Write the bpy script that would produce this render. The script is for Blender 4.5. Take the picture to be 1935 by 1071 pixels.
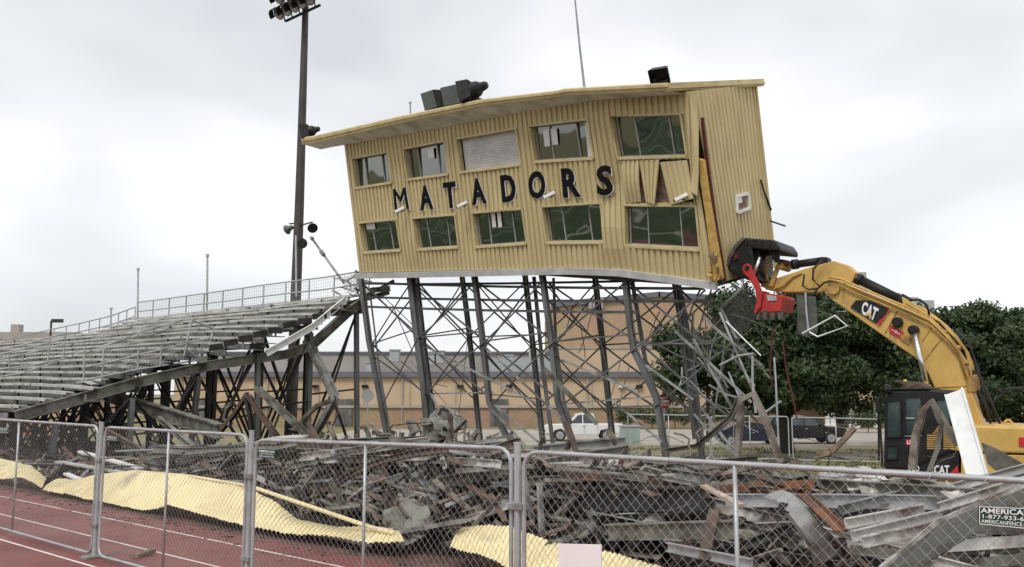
import bpy, math, random
import numpy as np
from mathutils import Vector, Matrix, noise as mnoise
R = math.radians
random.seed(11); rng = np.random.default_rng(11)
scn = bpy.context.scene
COL = scn.collection
for o in list(bpy.data.objects): bpy.data.objects.remove(o)

# ------------------------------------------------------------------ camera
FPX, CX, CY, HOR, CAMH = 1670.0, 967.5, 535.5, 739.0, 2.3
PITCH = math.atan((HOR - CY) / FPX)
cd = bpy.data.cameras.new('camera'); cam = bpy.data.objects.new('camera', cd); COL.objects.link(cam)
cam.location = (0, 0, CAMH); cam.rotation_euler = (R(90) + PITCH, 0, 0)
cd.sensor_fit = 'HORIZONTAL'; cd.sensor_width = 36.0; cd.lens = 36.0 * FPX / 1935.0
cd.clip_start = 0.05; cd.clip_end = 3000
scn.camera = cam

# ------------------------------------------------------------------ world: overcast sky
SUN_EL, SUN_AZ = 52.0, 205.0          # azimuth clockwise from +Y
w = bpy.data.worlds.new('World'); scn.world = w; w.use_nodes = True
nt = w.node_tree; nt.nodes.clear(); L = nt.links.new
def wn(t, **k):
    n = nt.nodes.new(t)
    for a, b in k.items(): setattr(n, a, b)
    return n
out = wn('ShaderNodeOutputWorld')
sky = wn('ShaderNodeTexSky'); sky.sky_type = 'NISHITA'; sky.sun_disc = False
sky.sun_elevation = R(SUN_EL); sky.sun_rotation = R(SUN_AZ)
bg1 = wn('ShaderNodeBackground'); bg1.inputs[1].default_value = 0.10
L(sky.outputs[0], bg1.inputs[0])
tc = wn('ShaderNodeTexCoord')
mp = wn('ShaderNodeMapping'); mp.inputs['Scale'].default_value = (1.0, 1.0, 2.1); mp.inputs['Location'].default_value = (0.35, 0.2, 0.1)
L(tc.outputs['Generated'], mp.inputs['Vector'])
n1 = wn('ShaderNodeTexNoise'); n1.inputs['Scale'].default_value = 2.6; n1.inputs['Detail'].default_value = 3; n1.inputs['Roughness'].default_value = .45
n1.inputs['Distortion'].default_value = .15
L(mp.outputs[0], n1.inputs['Vector'])
rp = wn('ShaderNodeValToRGB')
rp.color_ramp.elements[0].position = .30; rp.color_ramp.elements[0].color = (.66, .675, .70, 1)
rp.color_ramp.elements[1].position = .62; rp.color_ramp.elements[1].color = (.98, .98, .985, 1)
e = rp.color_ramp.elements.new(.46); e.color = (.80, .81, .83, 1)
L(n1.outputs['Fac'], rp.inputs[0])
bg2 = wn('ShaderNodeBackground'); bg2.inputs[1].default_value = .95
L(rp.outputs[0], bg2.inputs[0])
mx = wn('ShaderNodeMixShader'); mx.inputs[0].default_value = .9
L(bg1.outputs[0], mx.inputs[1]); L(bg2.outputs[0], mx.inputs[2]); L(mx.outputs[0], out.inputs[0])
# sun behind the cloud
sd = bpy.data.lights.new('sun', 'SUN'); sun = bpy.data.objects.new('sun', sd); COL.objects.link(sun)
sd.energy = 1.5; sd.angle = R(20); sd.color = (1, .97, .92)
az, el = R(SUN_AZ), R(SUN_EL)
sdir = Vector((math.sin(az) * math.cos(el), math.cos(az) * math.cos(el), math.sin(el)))
sun.rotation_euler = (-sdir).to_track_quat('-Z', 'Y').to_euler()
vs = scn.view_settings
vs.view_transform = 'Standard'; vs.look = 'None'; vs.gamma = 1; vs.exposure = 0.27; vs.use_curve_mapping = False

# ------------------------------------------------------------------ frames: the stand's axes and pixel -> plane helpers
CAMP = Vector((0, 0, CAMH))
CF = Vector((0, math.cos(PITCH), math.sin(PITCH))); CU = Vector((0, -math.sin(PITCH), math.cos(PITCH))); CR = Vector((1, 0, 0))
A = Vector((.753, -.658, 0)).normalized()      # along the stand, towards the viewer on the right
B = Vector((-A.y, A.x, 0))                      # away from the field
Z = Vector((0, 0, 1))
def ray(px, py): return CF * FPX + CR * (px - CX) + CU * (CY - py)
def PP(px, py, p0, n):
    d = ray(px, py); return CAMP + d * ((p0 - CAMP).dot(n) / d.dot(n))
def PB(px, py, b): return PP(px, py, B * b, B)
def PA(px, py, a): return PP(px, py, A * a, A)
def PY(px, py, y): return PP(px, py, Vector((0, y, 0)), Vector((0, 1, 0)))
def PZ(px, py, z): return PP(px, py, Vector((0, 0, z)), Z)
def W(a, b, z=0): return A * a + B * b + Z * z
def gz(p):
    b = p.dot(B); pts = [(-999, 0), (8.3, 0), (16, -.65), (23, -.65), (31, -1.1), (9999, -1.1)]
    for (x0, y0), (x1, y1) in zip(pts, pts[1:]):
        if b <= x1: return y0 + (y1 - y0) * (b - x0) / (x1 - x0)

# ------------------------------------------------------------------ materials
def mat(name, col, rough=.6, metal=0., col2=None, scale=2., contrast=(.35, .65), streak=None, bump=0., bscale=25., spec=.32, detail=5., rvar=.1, coat=0., stain=None):
    m = bpy.data.materials.new(name); m.use_nodes = True
    t = m.node_tree; N = t.nodes; bs = N['Principled BSDF']
    geo = N.new('ShaderNodeNewGeometry')
    mp = N.new('ShaderNodeMapping'); t.links.new(geo.outputs['Position'], mp.inputs['Vector'])
    if streak: mp.inputs['Scale'].default_value = streak
    nz = N.new('ShaderNodeTexNoise'); nz.inputs['Scale'].default_value = scale; nz.inputs['Detail'].default_value = detail; nz.inputs['Roughness'].default_value = .62
    t.links.new(mp.outputs[0], nz.inputs['Vector'])
    cr = N.new('ShaderNodeValToRGB'); t.links.new(nz.outputs['Fac'], cr.inputs[0])
    c2 = col2 if col2 else tuple(c * .72 for c in col)
    cr.color_ramp.elements[0].position = contrast[0]; cr.color_ramp.elements[0].color = (*c2, 1)
    cr.color_ramp.elements[1].position = contrast[1]; cr.color_ramp.elements[1].color = (*col, 1)
    if stain:
        sc_, vec_, scol, lo_s, hi_s, amt = stain
        m2 = N.new('ShaderNodeMapping'); m2.inputs['Scale'].default_value = vec_; t.links.new(geo.outputs['Position'], m2.inputs['Vector'])
        n3 = N.new('ShaderNodeTexNoise'); n3.inputs['Scale'].default_value = sc_; n3.inputs['Detail'].default_value = 6; n3.inputs['Roughness'].default_value = .65; t.links.new(m2.outputs[0], n3.inputs['Vector'])
        r3 = N.new('ShaderNodeMapRange'); r3.inputs['From Min'].default_value = lo_s; r3.inputs['From Max'].default_value = hi_s; r3.inputs['To Max'].default_value = amt; t.links.new(n3.outputs['Fac'], r3.inputs[0])
        mi = N.new('ShaderNodeMix'); mi.data_type = 'RGBA'; t.links.new(r3.outputs[0], mi.inputs[0]); t.links.new(cr.outputs[0], mi.inputs[6]); mi.inputs[7].default_value = (*scol, 1)
        t.links.new(mi.outputs[2], bs.inputs['Base Color'])
    else: t.links.new(cr.outputs[0], bs.inputs['Base Color'])
    mr = N.new('ShaderNodeMapRange'); mr.inputs['To Min'].default_value = min(1, rough + rvar); mr.inputs['To Max'].default_value = max(.02, rough - rvar)
    t.links.new(nz.outputs['Fac'], mr.inputs[0]); t.links.new(mr.outputs[0], bs.inputs['Roughness'])
    bs.inputs['Metallic'].default_value = metal; bs.inputs['Specular IOR Level'].default_value = spec
    bs.inputs['Coat Weight'].default_value = coat
    if bump:
        n2 = N.new('ShaderNodeTexNoise'); n2.inputs['Scale'].default_value = bscale; n2.inputs['Detail'].default_value = 4
        t.links.new(geo.outputs['Position'], n2.inputs['Vector'])
        bp = N.new('ShaderNodeBump'); bp.inputs['Strength'].default_value = bump; bp.inputs['Distance'].default_value = .02
        t.links.new(n2.outputs['Fac'], bp.inputs['Height']); t.links.new(bp.outputs[0], bs.inputs['Normal'])
    return m
M = {}
M['siding'] = mat('siding_yellow', (.60, .50, .275), .5, 0, (.52, .425, .225), 1.1, (.3, .65), (1.5, 1.5, .6), spec=.3, stain=(1.4, (2.2, 2.2, .22), (.26, .19, .12), .60, .80, .55))
M['siding_pale'] = mat('siding_pale', (.82, .71, .42), .5, 0, (.66, .56, .33), 1.3, (.3, .6), bump=.1, bscale=6, stain=(1.7, (1, 1, 1), (.36, .31, .25), .54, .72, .75))
M['trim'] = mat('trim_yellow', (.62, .515, .285), .5, 0, (.48, .385, .20), 3.0, (.3, .6), (1, 1, .5))
M['white'] = mat('white_paint', (.80, .80, .79), .45, 0, (.66, .66, .64), 3, (.3, .5))
M['soffit'] = mat('soffit', (.86, .85, .81), .7, 0, (.55, .53, .48), 1.4, (.35, .6))
M['shutter'] = mat('shutter_slats', (.60, .60, .58), .45, .2, (.46, .46, .45), 3)
M['col_steel'] = mat('painted_steel', (.16, .163, .165), .55, .1, (.08, .077, .074), 2.2, (.35, .6), (1, 1, .3))
M['steel_dark'] = mat('dark_steel', (.06, .06, .06), .55, .2, (.03, .026, .022), 2.5)
M['steel_olive'] = mat('olive_steel', (.215, .215, .18), .6, .1, (.08, .068, .052), 1.7, (.38, .58), bump=.2, bscale=14)
M['steel_grey'] = mat('grey_steel', (.31, .315, .305), .55, .2, (.13, .12, .105), 1.9, (.38, .55), bump=.15, bscale=16)
M['rust'] = mat('rusty_steel', (.145, .095, .07), .8, 0, (.06, .046, .04), 2.4, (.38, .62), bump=.35, bscale=22)
M['rust_bright'] = mat('orange_rust', (.24, .105, .05), .8, 0, (.10, .06, .045), 3.1, (.4, .6), bump=.3, bscale=22)
M['galv'] = mat('galvanised', (.47, .48, .485), .45, .35, (.32, .33, .335), 5, (.3, .6))
M['wire'] = mat('galvanised_wire', (.45, .46, .455), .45, .4, (.28, .285, .28), 9)
M['alum'] = mat('weathered_aluminium', (.55, .54, .51), .5, .1, (.33, .32, .295), 1.4, (.35, .62), (1, 1, 2))
M['alum_dark'] = mat('tread_board', (.24, .235, .22), .65, .1, (.12, .115, .105), 1.5, (.35, .62))
M['wood'] = mat('splintered_wood', (.30, .21, .15), .85, 0, (.13, .095, .075), 4, (.35, .6), bump=.4)
M['wood_pale'] = mat('pale_wood', (.52, .43, .34), .85, 0, (.33, .25, .18), 5, (.35, .6), bump=.3)
M['scrap'] = mat('mixed_scrap', (.25, .21, .17), .8, .1, (.045, .035, .03), 3.6, (.42, .6), bump=.4, bscale=18)
M['gap_filler'] = mat('gap_shade_rubble', (.05, .041, .034), .95, 0, (.018, .015, .013), 2.6, (.35, .65), bump=.8, bscale=9)  # near-black colour stands in for shade in the gaps between wreck pieces
M['insul'] = mat('insulation', (.62, .42, .13), .95, 0, (.42, .25, .07), 4, bump=.6, bscale=15)
M['red_oxide'] = mat('red_oxide', (.13, .022, .02), .6, 0, (.06, .015, .014), 3)
M['cat'] = mat('machine_yellow', (.62, .40, .115), .45, 0, (.51, .32, .085), 1.3, (.3, .6), rvar=.12, coat=.1, stain=(2.2, (1, 1, .45), (.20, .14, .08), .55, .75, .7))
M['catdirt'] = mat('machine_yellow_worn', (.52, .32, .085), .6, 0, (.24, .15, .065), 3.2, (.36, .6))
M['blk'] = mat('black_paint', (.014, .014, .016), .45, 0, (.024, .022, .021), 4, rvar=.1, spec=.25)
M['letter'] = mat('letter_black', (.008, .008, .01), .8, 0, (.012, .012, .013), 4, spec=.1)
M['frame'] = mat('window_aluminium', (.42, .42, .41), .5, .2, (.30, .30, .29), 4)
M['blk_worn'] = mat('black_worn', (.016, .016, .017), .5, .0, (.05, .045, .04), 5, (.3, .45), spec=.25)
M['rubber'] = mat('rubber', (.022, .022, .022), .7, 0, (.04, .04, .038), 6)
M['red'] = mat('attachment_red', (.46, .035, .028), .5, 0, (.24, .026, .022), 3, (.3, .55))
M['redsticker'] = mat('red_sticker', (.55, .03, .04), .4, 0, (.5, .03, .035))
M['steel_teeth'] = mat('worn_teeth', (.18, .17, .16), .5, .6, (.09, .08, .075), 8)
M['chrome'] = mat('polished_rod', (.75, .75, .76), .18, .9, (.68, .68, .7), 3, rvar=.05)
M['grey_box'] = mat('speaker_grey', (.125, .135, .13), .6, 0, (.09, .10, .095), 4)
M['lamp_glass'] = mat('lamp_lens', (.55, .55, .58), .2, .3, (.4, .4, .43), 6)
M['pole'] = mat('bronze_pole', (.075, .066, .06), .5, .2, (.05, .045, .042), 1.5)
M['cabglass'] = mat('cab_glass', (.20, .27, .27), .06, .75, (.10, .15, .15), .9, rvar=.02)
M['green_sign'] = mat('green_sign', (.012, .05, .035), .5, 0, (.01, .04, .03))
M['track'] = mat('running_track', (.225, .06, .047), .5, 0, (.15, .044, .037), .55, (.33, .62), bump=.45, bscale=45, rvar=.3, stain=(1.1, (1, 1, 1), (.10, .055, .05), .54, .74, .75))
M['line'] = mat('line_paint', (.70, .62, .58), .7, 0, (.42, .30, .27), 1.9, (.32, .5))
M['turf'] = mat('field_turf', (.075, .115, .05), .9, 0, (.045, .075, .03), .35)
M['ground'] = mat('rough_ground', (.20, .185, .075), .95, 0, (.25, .20, .14), .33, (.40, .56), bump=.5, bscale=12)
M['concrete'] = mat('concrete', (.42, .38, .33), .85, 0, (.31, .28, .24), .7)
M['asphalt'] = mat('asphalt', (.40, .365, .31), .9, 0, (.31, .28, .24), .5)
M['dirt'] = mat('track_dirt', (.17, .085, .068), .95, 0, (.07, .045, .038), 1.8, bump=.6, bscale=14)
M['pale_steel'] = mat('pale_steel', (.56, .55, .51), .6, .1, (.22, .19, .16), 2.1, (.40, .55), bump=.2)
M['wreck_plank'] = mat('wreck_plank', (.44, .43, .405), .6, .1, (.20, .18, .16), 2.3, (.38, .58), bump=.2)
M['pale_steel2'] = mat('primed_steel', (.60, .60, .60), .6, .05, (.42, .41, .40), 1.8)
M['weathered'] = mat('weathered_channel', (.27, .24, .20), .75, 0, (.11, .08, .06), 2.6, (.4, .58), bump=.3)
M['sheet_dark'] = mat('sheet_dark', (.105, .108, .09), .6, .1, (.055, .048, .04), 1.6, (.38, .6), bump=.2)
M['stucco'] = mat('tan_masonry', (.55, .42, .285), .85, 0, (.49, .37, .245), .35)
M['roofgrey'] = mat('roof_grey', (.37, .345, .315), .8, 0, (.31, .285, .26), .5)
M['metalcap'] = mat('roof_coping', (.155, .16, .18), .6, .1, (.13, .13, .15), .6)
M['white_car'] = mat('white_car_paint', (.78, .78, .78), .25, 0, (.72, .72, .72), 2, coat=.5)
M['blue_car'] = mat('navy_car_paint', (.02, .022, .05), .25, 0, (.015, .017, .04), 2, coat=.5)
M['black_car'] = mat('black_car_paint', (.012, .012, .016), .22, 0, (.01, .01, .012), 2, coat=.5)
M['carglass'] = mat('car_glass', (.10, .12, .13), .08, .6, (.06, .07, .08), 2, rvar=.03)
M['bark'] = mat('bark', (.055, .045, .036), .95, 0, (.03, .025, .02), 6, bump=.6)
M['orange'] = mat('orange_plastic', (.72, .20, .04), .5)
M['paper'] = mat('paper', (.78, .77, .74), .8, 0, (.7, .69, .66))
M['pinkboard'] = mat('blank_board', (.86, .80, .79), .7, 0, (.82, .75, .74), 2)
M['stop_red'] = mat('sign_red', (.50, .03, .04), .45)
M['hvac'] = mat('hvac_grey', (.42, .43, .43), .6, .2, (.34, .35, .35))

def brickmat(name, c1, c2, mortar, sc):
    m = bpy.data.materials.new(name); m.use_nodes = True; t = m.node_tree; N = t.nodes; bs = N['Principled BSDF']
    geo = N.new('ShaderNodeNewGeometry'); sx = N.new('ShaderNodeSeparateXYZ'); cb = N.new('ShaderNodeCombineXYZ'); ad = N.new('ShaderNodeMath')
    t.links.new(geo.outputs['Position'], sx.inputs[0]); t.links.new(sx.outputs[0], ad.inputs[0]); t.links.new(sx.outputs[1], ad.inputs[1])
    t.links.new(ad.outputs[0], cb.inputs[0]); t.links.new(sx.outputs[2], cb.inputs[1])
    bt = N.new('ShaderNodeTexBrick'); bt.inputs['Scale'].default_value = sc; bt.inputs['Mortar Size'].default_value = .025
    for i, c in enumerate((c1, c2, mortar)): bt.inputs[1 + i].default_value = (*c, 1)
    t.links.new(cb.outputs[0], bt.inputs['Vector'])
    nz = N.new('ShaderNodeTexNoise'); nz.inputs['Scale'].default_value = .5; t.links.new(geo.outputs['Position'], nz.inputs['Vector'])
    mi = N.new('ShaderNodeMix'); mi.data_type = 'RGBA'; mi.blend_type = 'MULTIPLY'; mi.inputs[0].default_value = .35
    t.links.new(bt.outputs['Color'], mi.inputs[6]); t.links.new(nz.outputs['Color'], mi.inputs[7]); t.links.new(mi.outputs[2], bs.inputs['Base Color'])
    bs.inputs['Roughness'].default_value = .9
    return m
M['brick'] = brickmat('tan_brick', (.50, .345, .20), (.42, .275, .15), (.54, .42, .29), 1.6)
M['brick_dark'] = brickmat('brown_brick', (.42, .285, .18), (.36, .235, .145), (.46, .36, .26), 1.6)

def glassmat():
    m = bpy.data.materials.new('window_glass'); m.use_nodes = True; t = m.node_tree; N = t.nodes; bs = N['Principled BSDF']
    bs.inputs['Base Color'].default_value = (.20, .21, .195, 1); bs.inputs['Metallic'].default_value = 1; bs.inputs['Roughness'].default_value = .03
    geo = N.new('ShaderNodeNewGeometry'); nz = N.new('ShaderNodeTexNoise'); nz.noise_dimensions = '4D'; nz.inputs['Scale'].default_value = .7; nz.inputs['Detail'].default_value = .8
    oi = N.new('ShaderNodeObjectInfo'); mm = N.new('ShaderNodeMath'); mm.operation = 'MULTIPLY'; mm.inputs[1].default_value = 37.0; t.links.new(oi.outputs['Random'], mm.inputs[0]); t.links.new(mm.outputs[0], nz.inputs['W'])
    t.links.new(geo.outputs['Position'], nz.inputs['Vector'])
    bp = N.new('ShaderNodeBump'); bp.inputs['Strength'].default_value = .5; bp.inputs['Distance'].default_value = .07
    t.links.new(nz.outputs['Fac'], bp.inputs['Height']); t.links.new(bp.outputs[0], bs.inputs['Normal'])
    return m
M['glass'] = glassmat()
def leafmat(name, c1, c2):
    m = bpy.data.materials.new(name); m.use_nodes = True; t = m.node_tree; N = t.nodes; bs = N['Principled BSDF']
    geo = N.new('ShaderNodeNewGeometry'); nz = N.new('ShaderNodeTexNoise'); nz.inputs['Scale'].default_value = 1.1; nz.inputs['Detail'].default_value = 7; nz.inputs['Roughness'].default_value = .7
    t.links.new(geo.outputs['Position'], nz.inputs['Vector'])
    cr = N.new('ShaderNodeValToRGB'); t.links.new(nz.outputs['Fac'], cr.inputs[0])
    cr.color_ramp.elements[0].position = .36; cr.color_ramp.elements[0].color = (*c1, 1); cr.color_ramp.elements[1].position = .66; cr.color_ramp.elements[1].color = (*c2, 1)
    t.links.new(cr.outputs[0], bs.inputs['Base Color']); bs.inputs['Roughness'].default_value = .6; bs.inputs['Specular IOR Level'].default_value = .25
    return m
M['leaf'] = leafmat('oak_leaf', (.022, .040, .018), (.085, .122, .05))
M['leaf2'] = leafmat('shrub_leaf', (.05, .075, .035), (.10, .12, .055))
M['blade'] = leafmat('grass_blade', (.07, .11, .03), (.17, .18, .06))

# ------------------------------------------------------------------ mesh builder
ORI = {}
def circ(r, n=8, ph=0): return [(r * math.cos(ph + 2 * math.pi * i / n), r * math.sin(ph + 2 * math.pi * i / n)) for i in range(n)]
def boxp(w, h): return [(-w / 2, -h / 2), (w / 2, -h / 2), (w / 2, h / 2), (-w / 2, h / 2)]
def ip(w, h, t=.02):
    a, b, c = w / 2, h / 2, t / 2
    return [(-a, -b), (a, -b), (a, -b + t), (c, -b + t), (c, b - t), (a, b - t), (a, b), (-a, b), (-a, b - t), (-c, b - t), (-c, -b + t), (-a, -b + t)]
def cp(w, h, t=.02):
    a, b = w / 2, h / 2
    return [(-a, -b), (a, -b), (a, -b + t), (-a + t, -b + t), (-a + t, b - t), (a, b - t), (a, b), (-a, b)]
def lp(w, h, t=.015):
    a, b = w / 2, h / 2
    return [(-a, -b), (a, -b), (a, -b + t), (-a + t, -b + t), (-a + t, b), (-a, b)]
def zp(w, h, t=.02):
    a, b, c = w / 2, h / 2, t / 2
    return [(-a, b - t), (-c, b - t), (-c, -b), (a, -b), (a, -b + t), (c, -b + t), (c, b), (-a, b)]
class MB:
    def __init__(s): s.v = []; s.f = []; s.sm = False
    def quad(s, a, b, c, d):
        i = len(s.v); s.v += [a, b, c, d]; s.f.append((i, i + 1, i + 2, i + 3)); return s
    def poly(s, pts):
        i = len(s.v); s.v += list(pts); s.f.append(tuple(range(i, i + len(pts)))); return s
    def prism(s, pts, ext):
        n = len(pts); i = len(s.v); s.v += list(pts) + [p + ext for p in pts]
        s.f.append(tuple(range(i + n - 1, i - 1, -1))); s.f.append(tuple(range(i + n, i + 2 * n)))
        for k in range(n):
            q = (k + 1) % n; s.f.append((i + k, i + q, i + n + q, i + n + k))
        return s
    def box(s, c, ex, ey, ez):
        p = [c - ex - ey - ez, c + ex - ey - ez, c + ex + ey - ez, c - ex + ey - ez]
        return s.prism(p, ez * 2)
    def abox(s, lo, hi):
        lo, hi = Vector(lo), Vector(hi); c = (lo + hi) / 2; h = (hi - lo) / 2
        return s.box(c, Vector((h.x, 0, 0)), Vector((0, h.y, 0)), Vector((0, 0, h.z)))
    def sweep(s, path, prof, up=None, scale=None, caps=True, closed=False):
        path = [Vector(p) for p in path]; n = len(path); k = len(prof); base = len(s.v)
        up0 = Vector(up) if up is not None else None
        for i, p in enumerate(path):
            if closed: t = path[(i + 1) % n] - path[i - 1]
            elif i == 0: t = path[1] - path[0]
            elif i == n - 1: t = path[-1] - path[-2]
            else: t = (path[i + 1] - p).normalized() + (p - path[i - 1]).normalized()
            if t.length < 1e-9: t = Vector((0, 0, 1))
            t.normalize()
            u = up0 if up0 is not None else (Z if abs(t.z) < .9 else Vector((0, 1, 0)))
            sd = t.cross(u)
            if sd.length < 1e-6: sd = t.cross(Vector((1, .3, 0)))
            sd.normalize(); uu = sd.cross(t)
            f = scale[i] if scale else 1
            s.v += [p + sd * (x * f) + uu * (y * f) for x, y in prof]
        m = n if closed else n - 1
        for i in range(m):
            o0, o1 = base + i * k, base + ((i + 1) % n) * k
            for j in range(k):
                q = (j + 1) % k; s.f.append((o0 + j, o0 + q, o1 + q, o1 + j))
        if caps and not closed:
            s.f.append(tuple(base + j for j in range(k - 1, -1, -1))); s.f.append(tuple(base + (n - 1) * k + j for j in range(k)))
        return s
    def tube(s, path, r, n=8, scale=None): return s.sweep(path, circ(r, n), None, scale)
    def bar(s, a, b, w_, h_, up=None): return s.sweep([a, b], boxp(w_, h_), up)
    def lathe(s, c, axis, prof, n=16):
        axis = axis.normalized(); x = axis.orthogonal().normalized(); y = axis.cross(x); base = len(s.v); k = len(prof)
        for i in range(n):
            d = x * math.cos(2 * math.pi * i / n) + y * math.sin(2 * math.pi * i / n)
            s.v += [c + axis * h + d * r for r, h in prof]
        for i in range(n):
            for j in range(k - 1):
                a0, a1 = base + i * k + j, base + ((i + 1) % n) * k + j; s.f.append((a0, a1, a1 + 1, a0 + 1))
        s.f.append(tuple(base + i * k for i in range(n - 1, -1, -1))); s.f.append(tuple(base + i * k + k - 1 for i in range(n)))
        return s
    def build(s, name, m, parent=None, label=None, cat=None, group=None, kind=None, smooth=False, bevel=0):
        if parent is not None: o0 = ORI[parent.name]
        else:
            xs = [p[0] for p in s.v]; ys = [p[1] for p in s.v]; zs = [p[2] for p in s.v]
            o0 = Vector(((min(xs) + max(xs)) / 2, (min(ys) + max(ys)) / 2, min(zs)))
        me = bpy.data.meshes.new(name); me.from_pydata([(p[0] - o0.x, p[1] - o0.y, p[2] - o0.z) for p in s.v], [], s.f); me.update()
        if smooth: me.shade_smooth()
        me.materials.append(M[m] if isinstance(m, str) else m)
        ob = bpy.data.objects.new(name, me); COL.objects.link(ob); ORI[ob.name] = o0
        if parent is not None: ob.parent = parent
        else: ob.location = o0
        if bevel:
            bv = ob.modifiers.new('bevel', 'BEVEL'); bv.width = bevel; bv.segments = 2; bv.limit_method = 'ANGLE'; bv.angle_limit = R(35)
        tag(ob, label, cat, group, kind); return ob
def tag(o, label=None, cat=None, group=None, kind=None):
    if label: o['label'] = label
    if cat: o['category'] = cat
    if group: o['group'] = group
    if kind: o['kind'] = kind
    return o
def thing(name, base, label, cat, group=None):
    o = bpy.data.objects.new(name, None); COL.objects.link(o); o.location = base; o.empty_display_size = .3; ORI[o.name] = Vector(base)
    return tag(o, label, cat, group)
def text_mesh(s, off=0.02):
    """letters as (verts2d, faces) normalised to the unit square"""
    c = bpy.data.curves.new('lettering', 'FONT'); c.body = s; c.size = 1; c.offset = off; c.resolution_u = 3; c.fill_mode = 'BOTH'
    o = bpy.data.objects.new('lettering', c); COL.objects.link(o); bpy.context.view_layer.update()
    me = bpy.data.meshes.new_from_object(o.evaluated_get(bpy.context.evaluated_depsgraph_get()))
    vs_ = [(v.co.x, v.co.y) for v in me.vertices]; fs = [tuple(p.vertices) for p in me.polygons]
    bpy.data.objects.remove(o); bpy.data.meshes.remove(me)
    x0 = min(v[0] for v in vs_); x1 = max(v[0] for v in vs_); y0 = min(v[1] for v in vs_); y1 = max(v[1] for v in vs_)
    return [((x - x0) / (x1 - x0), (y - y0) / (y1 - y0)) for x, y in vs_], fs
def add_text(mb, s, fn, off=.02, thick=None):
    """fn(x, y) -> point ; thick: extrusion vector"""
    v, f = text_mesh(s, off); i = len(mb.v)
    mb.v += [fn(x, y) for x, y in v]; mb.f += [tuple(i + k for k in q) for q in f]
    if thick is not None:
        from collections import Counter
        n = len(v); j = len(mb.v); mb.v += [fn(x, y) - thick for x, y in v]
        mb.f += [tuple(j + k for k in reversed(q)) for q in f]
        ed = Counter()
        for q in f:
            for a, b in zip(q, q[1:] + q[:1]): ed[tuple(sorted((a, b)))] += 1
        for (a, b), c in ed.items():
            if c == 1: mb.f.append((i + a, i + b, j + b, j + a))
def lerp(a, b, t): return a + (b - a) * t
def bil(q, x, y):          # q = TL, TR, BR, BL ; y up from the bottom
    return lerp(lerp(q[3], q[2], x), lerp(q[0], q[1], x), y)

# ================================================================== SETTING
g = MB()
bs_ = [-400, -60, -2.6, 8.3, 12, 16, 23, 27, 31, 60, 120, 900]
for b0, b1 in zip(bs_, bs_[1:]):
    for a0, a1 in ((-900, -60), (-60, 30), (30, 700)):
        g.quad(*[W(a, b, gz(W(a, b))) for a, b in ((a0, b0), (a1, b0), (a1, b1), (a0, b1))])
g.build('ground', 'ground', kind='structure')
tr = MB(); tr.quad(*[W(a, b, .004) for a, b in ((-160, -2.6), (80, -2.6), (80, 8.12), (-160, 8.12))])
track = tr.build('running_track', 'track', kind='structure')
for k in range(9):
    b = 7.55 - k * 1.07 if k < 9 else 0
    MB().quad(*[W(a, q, .008) for a, q in ((-160, b - .025), (80, b - .025), (80, b + .025), (-160, b + .025))]).build('lane_line', 'line', track)
MB().quad(*[W(a, b, .003) for a, b in ((-160, 8.05), (80, 8.05), (80, 9.3), (-160, 9.3))]).build('dirt_strip', 'dirt', kind='structure')
fd = MB(); fd.quad(*[W(a, b, .004) for a, b in ((-120, -75), (60, -75), (60, -2.7), (-120, -2.7))])
field = fd.build('sports_field', 'turf', kind='structure')
for k in range(-11, 6):
    a = k * 9.14
    MB().quad(*[W(x, y, .009) for x, y in ((a - .12, -56), (a + .12, -56), (a + .12, -8), (a - .12, -8))]).build('yard_line', 'line', field)
for b in (-8, -24, -38, -56):
    MB().quad(*[W(x, y, .013) for x, y in ((-102, b - .2), (45, b - .2), (45, b + .2), (-102, b + .2))]).build('yard_line', 'line', field)
vst = thing('visitor_stand', W(-30, -64, 0), 'grey visitor stand across the field, seen only mirrored in the press box windows', 'bleachers')
for i in range(10):
    m_ = MB(); m_.sweep([W(-70, -62 - i * .75, .6 + i * .38), W(10, -62 - i * .75, .6 + i * .38)], [(-.38, -.05), (.38, -.05), (.38, 0), (-.34, 0), (-.34, -.4), (-.38, -.4)], Z); m_.build('seat_row', 'alum', vst)
for a in range(-68, 12, 8):
    m_ = MB(); m_.bar(W(a, -68, 0), W(a, -68, 3.6), .2, .2, A); m_.build('post', 'steel_dark', vst)
def sheet(name, m, x0, x1, y0, y1, z): return MB().quad(*[Vector((x, y, z)) for x, y in ((x0, y0), (x1, y0), (x1, y1), (x0, y1))]).build(name, m, kind='structure')
sheet('parking_road', 'asphalt', -14, 120, 55.5, 80, -1.094)
kb = MB(); kb.abox((-13.6, 55.0, -1.15), (120, 55.4, -.98)); kb.build('road_kerb', 'concrete', kind='structure')
kb = MB(); kb.abox((2, 47.2, -1.15), (60, 47.55, -1.0)); kb.build('path_kerb', 'concrete', kind='structure')
sheet('footpath', 'concrete', 2, 60, 45.6, 47.2, -1.09)

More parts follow.
